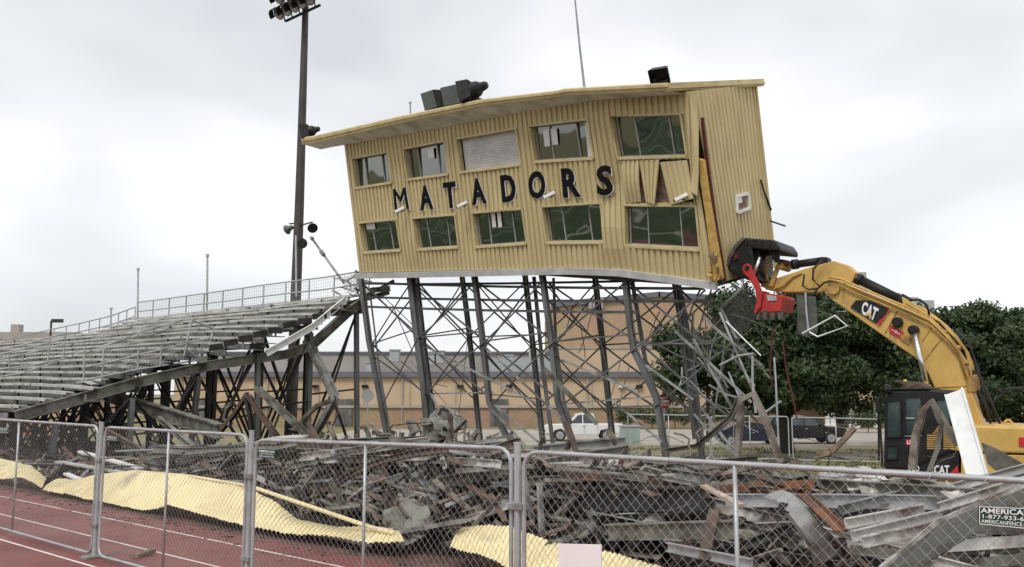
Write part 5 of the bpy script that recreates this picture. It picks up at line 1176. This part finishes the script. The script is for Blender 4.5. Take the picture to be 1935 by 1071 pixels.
# ================================================================== FALLEN YELLOW SIDING
def fallen(top, bot, bt, bb, n, label, seed):
    tp = [PB(x, y, bt) for x, y in top]; bo = [PB(x, y, bb) for x, y in bot]
    def al(pts, u):
        ls = [(b - a).length for a, b in zip(pts, pts[1:])]; d = u * sum(ls)
        for k, l in enumerate(ls):
            if d <= l + 1e-6: return lerp(pts[k], pts[k + 1], d / l)
            d -= l
        return pts[-1]
    t = thing('fallen_siding', lerp(bo[0], bo[-1], .5), label, 'siding', 'fallen yellow siding along the track')
    per = 8; k = 0; fprof = [(0, 0), (.30, 0), (.38, .016), (.88, .016), (.96, 0)]; n = int(n * 1.7)
    while k < n:
        mb = MB(); k1 = min(n, k + per)
        for kk in range(k, k1):
            for (x0, h0), (x1, h1) in zip(fprof, fprof[1:] + [(1., 0)]):
                i0 = len(mb.v)
                for j in range(7):
                    y = j / 6
                    for x, hh in ((x0, h0), (x1, h1)):
                        u = (kk + x) / n; a_, b_ = al(bo, u), al(tp, min(1, max(0, u + 5.5 / n))); p = lerp(a_, b_, y)
                        nr = (b_ - a_).cross(A).normalized(); nr = nr if nr.z > 0 else -nr
                        p = p + nr * (hh + .09 * abs(mnoise.noise(Vector((u * n * .05 + y * .6, seed, 0)))) + .025 * mnoise.noise(Vector((u * n * .12, y * 1.2, seed))) + .03 * math.sin(y * 3.14)); p = p + Z * (.02 * mnoise.noise(Vector((u * n * .5, seed, 0))) if y in (0, 1) else 0)
                        mb.v.append(p)
                for j in range(6): mb.f.append((i0 + 2 * j, i0 + 2 * j + 1, i0 + 2 * j + 3, i0 + 2 * j + 2))
        mb.build('siding_sheet', 'siding_pale', t); k = k1
    return t
fallen([(-60, 852), (0, 868), (60, 882), (88, 906)], [(-60, 893), (0, 905), (40, 905), (80, 925)], 8.95, 8.35, 22, 'pale yellow fallen siding at the left edge of the track', 1.3)
fallen([(86, 904), (140, 908), (195, 898), (255, 891), (355, 902), (474, 925), (520, 950), (560, 985), (640, 999), (745, 1004)], [(80, 927), (140, 938), (200, 952), (272, 966), (320, 956), (474, 998), (560, 1013), (640, 1021), (690, 1026), (765, 1032)], 9.0, 8.3, 64, 'longest stretch of pale yellow fallen siding, tapering away behind the third fence', 4.1)
fallen([(838, 1018), (900, 992), (970, 1002), (1056, 1031), (1140, 1046), (1250, 1078)], [(850, 1037), (930, 1062), (1000, 1090), (1060, 1105), (1160, 1125), (1270, 1150)], 9.1, 8.45, 30, 'pale yellow fallen siding behind the middle fence post and blank board', 12.2)
m = MB(); m.tube([PB(x, y, 8.95) for x, y in ((0, 883), (22, 905), (45, 922), (80, 926))], .028, 7); m.build('bent_rail', 'trim', None, 'bent yellow rail at the left edge of the fallen siding', 'rail')
m = MB(); m.tube([PB(x, y, b) for x, y, b in ((192, 898, 9.05), (255, 890.5, 9.05), (360, 900, 9.05), (474, 919, 9.0), (560, 948, 8.8), (700, 996, 8.6), (745, 1008, 8.5))], .032, 7); m.build('yellow_rail', 'siding_pale', None, 'long yellow rail pipe along the top of the fallen siding', 'rail')
m = MB(); m.sweep([PZ(255, 1051, .03), PZ(290, 1040, .05)], boxp(.09, .05)); m.build('wood_scrap', 'wood', None, 'small splintered wood piece lying on the track', 'wood piece')

# ================================================================== DEBRIS: named big pieces
def beam(name, pts, b, pr, mt, label, cat='beam', up=None, group=None):
    if not isinstance(b, (list, tuple)): b = [b] * len(pts)
    path = [PB(x, y, bb) for (x, y), bb in zip(pts, b)]
    mb = MB(); mb.sweep(path, pr, up); return mb.build(name, mt, None, label, cat, group)
beam('white_channel', [(1803, 740), (1862, 951)], [15.2, 14.2], [(-.15, -.02), (.15, -.02), (.15, .02), (.13, .02), (.13, -.0), (-.13, -.0), (-.13, .05), (-.15, .05)], 'white', 'white painted channel leaning upright in front of the digger', 'channel', -B)
beam('bent_arch_beam', [(1393, 866), (1399, 790), (1400, 756), (1424, 744), (1446, 792), (1470, 858), (1484, 871), (1528, 877)], 16, cp(.11, .11, .02), 'weathered', 'weathered steel channel bent into a tall arch beside the fence', 'beam', B)
beam('bent_beam', [(1255, 852), (1316, 843), (1351, 815), (1382, 787), (1395, 757)], 16.4, cp(.08, .10, .015), 'steel_olive', 'curving rusty beam sweeping up to the bent arch', 'beam', Z)
beam('curved_beam', [(1540, 866), (1574, 850), (1596, 828), (1614, 808)], 17, lp(.09, .11, .02), 'wood', 'short brown beam curving up in front of the black SUV', 'beam')
beam('twisted_channel', [(1724, 886), (1730, 826), (1744, 777), (1761, 759), (1776, 787), (1790, 811), (1812, 840)], 15.6, cp(.11, .12, .02), 'weathered', 'twisted rusty channel bent double in front of the digger cab', 'channel', B)
beam('twisted_strip', [(1764, 762), (1781, 800), (1772, 850), (1757, 890), (1738, 930)], 15.4, lp(.07, .09, .015), 'steel_olive', 'rusty angle strip hanging from the channel before the cab', 'angle iron', B)
m = MB(); m.prism([PB(x, y, 15.0) for x, y in ((1854, 836), (1880, 846), (1940, 880), (1975, 900), (1975, 915), (1897, 903), (1866, 876))], B * .03); m.build('dark_plate', 'steel_olive', None, 'dark torn steel plate right of the white channel', 'plate')
beam('flat_girder', [(1010, 853), (1183, 836)], [13, 14], ip(.16, .24, .03), 'steel_grey', 'light grey girder lying flat beneath the white pickup', 'girder', Z)
beam('galvanised_beam', [(690, 924), (915, 852)], [9.8, 11.2], cp(.06, .15, .012), 'galv', 'straight bright galvanised beam sloping across the pile', 'beam', Z)
beam('leaning_channel', [(486, 733), (588, 828)], 15, cp(.14, .20, .02), 'steel_olive', 'olive channel leaning down left of the tower', 'channel', B)
beam('buckled_leg', [(579, 642), (606, 692), (633, 749)], 20.5, ip(.26, .26, .04), 'steel_grey', 'grey buckled steel leg under the bleacher end', 'beam', B)
beam('buckled_leg', [(634, 750), (612, 792), (588, 832)], 20.3, cp(.2, .24, .03), 'steel_grey', 'grey steel leg folded back below the bleacher end', 'beam', B)
beam('curved_strip', [(627, 756), (600, 766), (575, 790), (562, 812)], 19.8, lp(.14, .14, .02), 'steel_olive', 'curved strip beside the folded grey leg', 'strip')
beam('bent_bar', [(636, 760), (640, 780), (628, 805), (612, 826)], 19.8, circ(.03, 6), 'rust', 'thin bent bar right of the folded grey leg', 'bar')
for i, (pts, mt, lb_) in enumerate((([(468, 744), (445, 780), (414, 818)], 'rust', 'rusty truss chord leaning left of the olive channel'), ([(470, 748), (494, 785), (528, 830)], 'rust', 'rusty truss chord leaning right under the olive channel'), ([(466, 752), (474, 790), (478, 826)], 'steel_dark', 'dark post between the two rusty truss chords'), ([(440, 762), (430, 770), (425, 790), (436, 802)], 'steel_olive', 'curled strip left of the rusty truss chords'))):
    beam('truss_chord', pts, 16, cp(.14, .14, .02), mt, lb_, 'beam', B)
beam('fallen_girder', [(203, 747), (416, 815)], [15.5, 13.5], ip(.26, .42, .04), 'steel_olive', 'big olive girder fallen under the bleachers', 'girder', Z)
m = MB(); e_ = PB(1447, 930, 8.9); rows = []
for j, (x0, y0, x1, y1, bb) in enumerate(((1446, 937, 1477, 925, 9.2), (1462, 944, 1495, 932, 8.95), (1485, 968, 1516, 952, 8.85), (1510, 1000, 1540, 982, 8.85), (1530, 1030, 1562, 1012, 8.9), (1545, 1068, 1580, 1050, 9.0))):
    p, q = PB(x0, y0, bb), PB(x1, y1, bb + .05); m.v += [p - B * .05, lerp(p, q, .3) - B * .10, lerp(p, q, .7) - B * .09, q, q + B * .02, p + B * .02]
for j in range(5):
    for k in range(6): a_ = j * 6; m.f.append((a_ + k, a_ + (k + 1) % 6, a_ + 6 + (k + 1) % 6, a_ + 6 + k))
m.f += [(5, 4, 3, 2, 1, 0), tuple(range(30, 36))]; m.build('curved_sheet', 'steel_grey', None, 'smooth curved grey-green panel right of the fence stay', 'panel', smooth=False)
for i, (x0, y0, x1, y1, b0_, b1_, mt, lb_) in enumerate(((1600, 989, 1748, 961, 8.6, 9.8, 'pale_steel', 'upper of the pale channels pointing left near the green sign'), (1612, 1013, 1783, 971, 8.3, 9.4, 'alum', 'middle pale channel near the large green sign'), (1632, 1024, 1770, 994, 8.1, 9.0, 'pale_steel', 'lowest of the pale channels near the large green sign'), (1588, 963, 1707, 933, 9.2, 10.2, 'steel_grey', 'grey-green channel above the pale channels'), (1775, 960, 1960, 905, 9.3, 8.6, 'pale_steel', 'broad pale board sloping up at the right edge'), (1700, 950, 1960, 880, 10.6, 10.0, 'alum', 'long pale board behind the white channel foot'))):
    beam('pale_channel', [(x0, y0), (x1, y1)], [b0_, b1_], cp(.05, .10, .012), mt, lb_, 'channel', (Z + B * .35).normalized())
m = MB(); g0 = [PB(x, y, b) for x, y, b in ((1668, 1075, 7.9), (1776, 985, 8.4), (1965, 905, 8.2), (1965, 938, 8.0), (1850, 1003, 7.9), (1765, 1055, 7.8), (1712, 1090, 7.8))]; m.prism(g0, B * .02); sh_ = m.build('bent_sheet', 'sheet_dark', None, 'long dark sheet with pale folded edge at the lower right corner', 'sheet')
m = MB(); m.sweep([g0[0] - B * .03, g0[1] - B * .03, g0[2] - B * .03], boxp(.05, .05)); m.build('folded_edge', 'pale_steel', sh_)
for x0, y0, x1, y1, b0_, b1_, mt, pr, lb_ in ((1053, 880, 1195, 937, 11, 10, 'steel_olive', ip(.12, .17, .02), 'mossy olive beam sloping down right of the middle post'), (1075, 898, 1320, 906, 11.5, 10.5, 'steel_dark', ip(.16, .22, .025), 'dark straight beam behind the mossy olive beam'), (1090, 940, 1325, 944, 10.2, 9.6, 'steel_dark', ip(.2, .3, .03), 'heavy dark beam in the middle of the pile'),
        (1220, 932, 1535, 914, 10.4, 10.0, 'rust_bright', lp(.09, .10, .015), 'long orange-rusted angle across the pile'), (1150, 1005, 1390, 1000, 9.4, 9.0, 'steel_olive', ip(.14, .2, .02), 'olive beam low behind the right fence stay'), (1260, 1033, 1420, 1065, 8.7, 8.4, 'galv', cp(.05, .1, .01), 'bright channel low at the bottom right of the stay'),
        (1330, 918, 1400, 955, 9.6, 9.2, 'wood_pale', boxp(.1, .03), 'pale splintered board left of the right fence stay'), (1515, 930, 1590, 1000, 9.4, 8.6, 'rust_bright', lp(.12, .06, .02), 'orange-rusted broken angle between curved panel and pale channels'), (1350, 965, 1330, 1060, 9.0, 8.5, 'rust', boxp(.12, .05), 'rusty flat bar standing by the right fence stay'),
        (875, 908, 936, 953, 9.8, 9.4, 'rust', boxp(.1, .04), 'brown flat bar left of the middle post'), (790, 1000, 900, 965, 9.2, 9.0, 'scrap', ip(.12, .1, .02), 'ragged channel end above the fallen siding'), (720, 1012, 870, 985, 8.9, 8.7, 'steel_grey', boxp(.2, .06), 'grey board lying across the fallen siding'), (560, 1000, 700, 1030, 8.6, 8.4, 'galv', circ(.03, 6), 'thin bright pipe low below the tapering siding'),
        (110, 872, 235, 893, 10, 9.6, 'alum', boxp(.2, .04), 'pale plank lying behind the left fence panel'), (152, 853, 265, 885, 10.8, 10, 'paper', boxp(.16, .05), 'white plank lying behind the second fence post'), (125, 895, 150, 906, 9.4, 9.2, 'white', boxp(.14, .05), 'small white board end by the fallen siding'), (150, 905, 175, 880, 9.6, 9.8, 'alum', boxp(.06, .06), 'short pale prop by the white board end'),
        (160, 790, 320, 880, 12.5, 11, 'rust', cp(.1, .12, .02), 'rusty strut slanting behind the second fence panel'), (300, 790, 405, 880, 13, 11, 'steel_olive', cp(.12, .14, .02), 'olive strut slanting behind the second fence panel'), (390, 870, 320, 900, 10.5, 10, 'alum', boxp(.16, .03), 'pale plank behind the weed clump'), (420, 890, 350, 830, 11.5, 12.5, 'steel_grey', cp(.1, .14, .02), 'grey strut rising behind the second fence panel')):
    beam('wreck_piece', [(x0, y0), (x1, y1)], [b0_, b1_], pr, mt, lb_, 'beam' if 'beam' in lb_ else ('board' if 'board' in lb_ or 'plank' in lb_ else 'bar'), Z)
# crumpled sheets heaped at the tower foot, and an olive curved sheet by the fallen siding
def crumple(name, quad, b, mt, label, seed, amp=.25, n=7):
    q = [PB(x, y, b + d) for (x, y), d in zip(quad, (.3, .2, -.2, -.3))]; m = MB()
    for side in (0, 1):
        for j in range(n + 1):
            for i in range(n + 1):
                p = bil(q, i / n, j / n); d = amp * mnoise.noise(Vector((i * .55, j * .35, seed))) + amp * .7 * abs(mnoise.noise(Vector((i * .9, seed, j * .3)))); m.v.append(p - B * (d - side * .015) + Z * .3 * amp * mnoise.noise(Vector((seed, i * .4, j * .4))))
    N_ = (n + 1) ** 2
    for j in range(n):
        for i in range(n):
            a_ = j * (n + 1) + i; m.f.append((a_, a_ + 1, a_ + n + 2, a_ + n + 1)); m.f.append((N_ + a_ + n + 1, N_ + a_ + n + 2, N_ + a_ + 1, N_ + a_))
    return m.build(name, mt, None, label, 'sheet')
crumple('crumpled_sheet', ((806, 790), (838, 775), (850, 828), (798, 832)), 15.5, 'steel_olive', 'crumpled olive sheet heaped at the foot of the tower, left piece', 1.0, .5)
crumple('crumpled_sheet', ((836, 772), (874, 780), (872, 822), (846, 806)), 15.7, 'steel_grey', 'crumpled grey sheet curling at the foot of the tower, right piece', 2.0, .6)
crumple('crumpled_sheet', ((725, 970), (790, 940), (828, 1000), (760, 1035)), 9.0, 'steel_olive', 'curved olive sheet standing above the fallen siding', 3.0, .3)
crumple('crumpled_sheet', ((1560, 880), (1640, 880), (1680, 905), (1540, 912)), 12.5, 'alum', 'pale flattened sheet left of the digger', 4.0, .25)
crumple('crumpled_sheet', ((500, 838), (600, 842), (690, 862), (560, 875)), 12.0, 'steel_grey', 'pale grey flattened sheet behind the fence left of the tower', 5.0, .3)
crumple('crumpled_sheet', ((720, 846), (860, 838), (870, 862), (740, 872)), 11.5, 'steel_olive', 'long flattened olive sheet on top of the pile below the tower', 6.0, .3)
crumple('crumpled_sheet', ((1045, 862), (1180, 856), (1200, 880), (1060, 890)), 11.8, 'paper', 'pale sheet on the pile right of the middle post', 7.0, .25)

for k in range(16):
    px_ = 702 + k * 13.5 + random.uniform(-4, 4); y0 = 832 + random.uniform(-4, 4); hgt = random.uniform(14, 52) * (1.25 if 780 < px_ < 900 else .6); lean = random.uniform(-38, 38); b_ = random.uniform(14.6, 16)
    beam('twisted_strip', [(px_, y0 + 14), (px_ + lean * .2, y0 - hgt * .45), (px_ + lean * .55, y0 - hgt * .85), (px_ + lean, y0 - hgt * (1.0 if k % 3 else .75))], b_, random.choice((lp(.09, .10, .015), cp(.07, .13, .014), boxp(.24, .015), circ(.03, 6))), random.choice(('steel_olive', 'weathered', 'steel_dark', 'rust', 'steel_grey')), ('leftmost', 'second', 'third', 'fourth', 'fifth', 'sixth', 'seventh', 'eighth', 'ninth', 'tenth', 'eleventh', 'twelfth', 'thirteenth', 'fourteenth', 'fifteenth', 'rightmost')[k] + (' twisted strip' if k in (0, 15) else ' twisted strip from the left') + ' sticking up around the crumpled sheets at the tower foot', 'strip', B, 'twisted strips at the tower foot')
# ================================================================== DEBRIS: the mound and the rest
def pile_h(a, b):      # height of the heap above z=0
    e = max(0, min(1, (b - 8.4) / 2.2)) * max(0, min(1, (19.5 - b) / 4.5))
    l = .42 if a < -21 else (.42 + .58 * min(1, (a + 21) / 6.0))
    r = 1 if a < -5 else max(.75, 1 - (a + 5) * .04)
    return (1.12 * l * r) * e * (1 + .35 * mnoise.noise(Vector((a * .35, b * .35, 9))))
m = MB(); na, nb = 90, 26
for i in range(na + 1):
    for j in range(nb + 1):
        a = -44 + 50 * i / na; b = 9.0 + 11.0 * j / nb; h_ = pile_h(a, b); g_ = gz(W(a, b))
        nn = .22 * mnoise.noise(Vector((a * 1.3, b * 1.3, 4))) + .15 * mnoise.noise(Vector((a * 3.3, b * 3.3, 14)))
        edge = 0 if (j in (0, nb) or i in (0, na)) else 1
        m.v.append(W(a, b, g_ - .05 + edge * max(.0, (h_ * .36 - g_ * min(1, h_)) + nn * min(1, h_ * 1.5))))
for i in range(na):
    for j in range(nb): k = i * (nb + 1) + j; m.f.append((k, k + nb + 1, k + nb + 2, k + 1))
m.build('rubble_filler', 'gap_filler', None, 'rubble filler mound under the steel wreckage, coloured dark as shade in the gaps', 'rubble', kind='stuff')
kinds = [('steel_olive', 'olive grey steel'), ('rust', 'rusty steel'), ('steel_grey', 'grey metal'), ('wreck_plank', 'pale plank'), ('steel_dark', 'dark bar'), ('wood', 'brown board'), ('rust_bright', 'orange angle'), ('wood_pale', 'tan board')]
wts = [.31, .13, .27, .09, .11, .05, .03, .01]
cnt = 0; WP = []
while cnt < 205:
    a = random.uniform(-34, 3.5); b = 9.55 + 8.6 * random.random() ** 1.35 if a < -3.5 else 8.8 + 9.4 * random.random() ** 1.35
    p = W(a, b)
    if p.y < 5: continue
    px_ = CX + FPX * p.x / p.y
    if px_ < -60 or px_ > 2000: continue
    if a < -20 and random.random() < .72: continue
    if px_ > 985 and b > 11.2 and random.random() < .9: continue
    hh = pile_h(a, b); g_ = gz(p); kx = random.choices(range(8), wts)[0]; mt, nm = kinds[kx]
    Ln = random.uniform(1.2, 5.2) * (1.0 if kx in (0, 1, 2, 4) else .5)
    if px_ > 1560 and b > 12: Ln *= .5
    yaw = random.gauss(0, .55) if random.random() < .65 else random.uniform(-1.57, 1.57)
    d = A * math.cos(yaw) + B * math.sin(yaw); pit = random.gauss(0, .17 if b < 12 else .08); d = (d + Z * pit).normalized()
    c = p + Z * (g_ + (hh * .38 - g_ * min(1, hh)) + hh * random.uniform(.05, .72) + .05 + abs(pit) * Ln * .2)
    k = random.random(); bend = random.uniform(.08, .42) if k < .6 else 0
    if bend:
        s_ = d.cross(Z).normalized() * random.choice((-1, 1)); ph = random.uniform(.2, .8); kink = random.random() < .4
        path = []
        for q_ in range(8):
            t_ = q_ / 7; w_ = (max(0, t_ - ph) * 2.2 if kink else math.sin(t_ * math.pi)) * bend; path.append(c + d * Ln * (t_ - .5) + s_ * w_ * .8 + Z * w_ * (.5 if kink else .7) + s_ * .05 * math.sin(t_ * 9 + ph * 9))
    else: path = [c - d * Ln / 2, c + d * Ln / 2]
    mn = min(q_.dot(B) for q_ in path); lim_b = 9.5 if a < -3.5 else 8.7
    if mn < lim_b: path = [q_ + B * (lim_b - mn) for q_ in path]
    bad = False
    for q_ in path:
        v_ = q_ - CAMP; dz_ = v_.dot(CF); xx = CX + FPX * v_.dot(CR) / dz_; yy = CY - FPX * v_.dot(CU) / dz_
        top_l = 838 if xx < 480 else 826 if xx < 980 else 846 if xx < 1200 else 864 if xx < 1500 else 893 + (xx - 1500) * .05
        if yy < top_l or dz_ < 5: bad = True
        if q_.z < gz(q_) + .03: q_.z = gz(q_) + .03
    if bad: continue
    if kx in (5, 7): pr = boxp(random.uniform(.08, .2), .035)
    elif kx == 3: pr = boxp(.2, .04)
    elif kx in (4,): pr = random.choice([lp(.08, .08, .015), circ(.03, 6)])
    else: pr = random.choice([cp(.06, .11, .01), ip(.09, .13, .014), lp(.07, .08, .01), zp(.09, .09, .01), cp(.05, .08, .01), boxp(.1, .015), boxp(.22, .012), lp(.05, .05, .01)])
    upv = (Z + Vector(rng.normal(size=3)) * .45).normalized()
    zone = ('by the leftmost fence' if px_ < 188 else 'by the second fence' if px_ < 474 else 'left behind the third fence' if px_ < 690 else 'right behind the third fence' if px_ < 978 else 'by the blank board' if px_ < 1100 else 'left of the right stay' if px_ < 1400 else 'right of the right stay' if px_ < 1650 else 'below the digger')
    dep = 'heap front' if b < 11 else 'heap middle' if b < 14 else 'heap back'
    lab = ('short ' if Ln < 1.7 else 'long ' if Ln > 3 else '') + ('bent ' if bend else 'straight ') + nm + ' ' + zone + ', ' + dep
    mb = MB(); mb.sweep(path, pr, upv); WP.append((px_, mb.build('wreck_piece', mt, None, lab, 'wreckage', nm + ' pieces in the heap'))); cnt += 1
tries = 0; n_big = 0
while n_big < 75 and tries < 4000:      # long beams and channels lying over the heap
    tries += 1; a = random.uniform(-24, 3); b = (10.3 if a < -3.5 else 9.4) + 4.5 * random.random() ** 1.6; p = W(a, b)
    if p.y < 5: continue
    px_ = CX + FPX * p.x / p.y
    if not 380 < px_ < 1960: continue
    hh = pile_h(a, b); g_ = gz(p); Ln = random.uniform(2.4, 5.8); yaw = random.gauss(.12, .42); d = (A * math.cos(yaw) + B * math.sin(yaw) + Z * random.gauss(0, .13)).normalized()
    c = p + Z * (g_ + (hh * .38 - g_ * min(1, hh)) + hh * random.uniform(.45, .85) + .12)
    bend = random.choice((0, 0, .15, .35, .6)); s_ = d.cross(Z).normalized() * random.choice((-1, 1)); ph = random.uniform(.25, .75); path = []
    for q_ in range(9):
        t_ = q_ / 8; w_ = max(0, t_ - ph) * 1.8 * bend + .3 * bend * math.sin(t_ * 3.1); path.append(c + d * Ln * (t_ - .5) + s_ * w_ * .8 + Z * w_ * .35)
    mn = min(q_.dot(B) for q_ in path); lim_b = 9.7 if a < -3.5 else 8.8
    if mn < lim_b: path = [q_ + B * (lim_b - mn) for q_ in path]
    bad = False
    for q_ in path:
        v_ = q_ - CAMP; dz_ = v_.dot(CF); xx = CX + FPX * v_.dot(CR) / dz_; yy = CY - FPX * v_.dot(CU) / dz_
        if yy < (838 if xx < 480 else 828 if xx < 980 else 850 if xx < 1200 else 866 if xx < 1500 else 897 + (xx - 1500) * .05) or dz_ < 5 or q_.z < gz(q_) + .05: bad = True
    if bad: continue
    kx = random.choices(range(5), (.36, .26, .14, .12, .12))[0]; mt = ('steel_olive', 'pale_steel', 'weathered', 'galv', 'sheet_dark')[kx]; nm = ('olive beam', 'pale steel beam', 'brown weathered beam', 'bright galvanised beam', 'dark sheet strip')[kx]
    pr = random.choice([cp(.07, .15, .014), ip(.12, .17, .016), cp(.06, .12, .012), lp(.10, .12, .014)]) if kx != 4 else boxp(.34, .015)
    zone = ('by the second fence' if px_ < 474 else 'left behind the third fence' if px_ < 690 else 'right behind the third fence' if px_ < 978 else 'by the blank board' if px_ < 1100 else 'left of the right stay' if px_ < 1400 else 'right of the right stay' if px_ < 1650 else 'below the digger')
    lab = ('bent ' if bend else 'straight ') + 'long ' + nm + ' atop the heap ' + zone
    mb = MB(); mb.sweep(path, pr, (Z + Vector(rng.normal(size=3)) * .35).normalized()); WP.append((px_, mb.build('wreck_piece', mt, None, lab, 'wreckage', nm + 's over the heap'))); n_big += 1
for k in range(13):                      # crushed sheets among the beams
    px_ = 520 + k * 106 + random.uniform(-30, 30); yb = 880 + random.uniform(0, 50) + max(0, px_ - 1300) * .06; wd = random.uniform(50, 110); hg = random.uniform(22, 45); t_ = random.uniform(-12, 12)
    crumple('crushed_sheet', ((px_, yb), (px_ + wd, yb + t_), (px_ + wd + random.uniform(-10, 20), yb + hg + t_), (px_ - random.uniform(-10, 20), yb + hg)), random.uniform(9.9, 10.8), random.choice(('steel_olive', 'pale_steel', 'steel_grey', 'sheet_dark', 'weathered')), ['leftmost', 'second', 'third', 'fourth', 'fifth', 'sixth', 'seventh', 'eighth', 'ninth', 'tenth', 'eleventh', 'twelfth', 'rightmost'][k] + (' crushed sheet' if k in (0, 12) else ' crushed sheet from the left') + ' in the heap behind the near fence', 20.0 + k, random.uniform(.2, .45), 6)
byl = {}
for px_, o_ in sorted(WP, key=lambda t_: t_[0]): byl.setdefault(o_['label'], []).append(o_)
ORD = ['leftmost', 'second from left', 'third from left', 'fourth from left', 'fifth from left', 'sixth from left', 'seventh from left', 'eighth from left', 'ninth from left', 'tenth from left', 'eleventh from left', 'twelfth from left']
for l_, os_ in byl.items():
    if len(os_) > 1:
        for k, o_ in enumerate(os_): o_['label'] = ('rightmost' if k == len(os_) - 1 else ORD[min(k, 11)]) + ' ' + l_
# small scrap nobody could count
for nm, mt, n_ in (('scrap_litter', 'scrap', 1500), ('pale_scrap_litter', 'wreck_plank', 380), ('rust_scrap_litter', 'rust', 900), ('olive_scrap_litter', 'steel_olive', 700)):
    m = MB(); k = 0
    while k < n_:
        a = random.uniform(-36, 4); b = (9.4 if a < -3 else 8.6) + 9.5 * random.random() ** 1.3; p = W(a, b)
        if a < -20 and random.random() < .6: continue
        if p.y < 5 or (CX + FPX * p.x / p.y > 985 and b > 12.5) or not -80 < CX + FPX * p.x / p.y < 2020: continue
        hh = pile_h(a, b); g_ = gz(p); c = p + Z * (g_ + (hh * .38 - g_ * min(1, hh)) + hh * random.uniform(0, .7))
        d = Vector(rng.normal(size=3)); d.z *= .45; d.normalize(); s_ = d.orthogonal().normalized(); u_ = d.cross(s_)
        l = random.uniform(.08, .38) if random.random() < .7 else random.uniform(.3, .8)
        m.box(c, d * l, s_ * random.uniform(.012, .06), u_ * random.uniform(.006, .02)); k += 1
    m.build(nm, mt, None, {'scrap_litter': 'small broken scrap littered over the wreckage heap', 'pale_scrap_litter': 'small pale metal scraps littered over the heap', 'rust_scrap_litter': 'small rusty scraps littered over the heap', 'olive_scrap_litter': 'small olive metal scraps littered over the heap'}[nm], 'scrap', kind='stuff')
m = MB(); k = 0
while k < 150:
    a = random.uniform(-22, 3); b = (9.6 if a < -3 else 8.8) + 6 * random.random(); p = W(a, b)
    if p.y < 5: continue
    hh = pile_h(a, b); g_ = gz(p); c = p + Z * (g_ + (hh * .38 - g_ * min(1, hh)) + hh * random.uniform(.2, .8)); k += 1; pts = []
    d = Vector(rng.normal(size=3)); d.z *= .3; d.normalize()
    for q_ in range(9): d = (d + Vector(rng.normal(size=3)) * .45).normalized(); d.z *= .6; c = c + d * .16; pts.append(c.copy())
    m.sweep(pts, circ(random.choice((.006, .009, .014)), 5))
m.build('wire_tangle', 'scrap', None, 'tangled wires and cables strewn over the wreckage heap', 'wire', kind='stuff')
# loose grit on the track beside the siding
m = MB()
for k in range(420):
    a = random.uniform(-32, -2); b = 8.25 - abs(random.gauss(0, .45)); c = W(a, b, .012); s_ = random.uniform(.008, .035); an = random.uniform(0, 3)
    x = A * math.cos(an) + B * math.sin(an); m.box(c, x * s_, x.cross(Z) * s_ * random.uniform(.3, 1), Z * random.uniform(.004, .012))
m.build('track_grit', 'scrap', None, 'grit and splinters scattered on the track edge', 'grit', kind='stuff')
# grass between the heap and the road
n = 16000; m = MB(); v, f = m.v, m.f
for k in range(n):
    Y_ = 30 + 24 * random.random(); X_ = random.uniform(-14, 26); z_ = gz(Vector((X_, Y_, 0))); 
    if mnoise.noise(Vector((X_ * .25, Y_ * .25, 0))) < -.12: continue
    h_ = random.uniform(.05, .16); an = random.uniform(0, 3.1); dx, dy = math.cos(an) * .05, math.sin(an) * .05; i = len(v)
    v += [Vector((X_ - dx, Y_ - dy, z_)), Vector((X_ + dx, Y_ + dy, z_)), Vector((X_ + random.uniform(-.05, .05), Y_ + random.uniform(-.05, .05), z_ + h_))]; f.append((i, i + 1, i + 2))
m.build('grass', 'blade', None, 'rough short grass between the wreckage and the road', 'grass', kind='stuff')
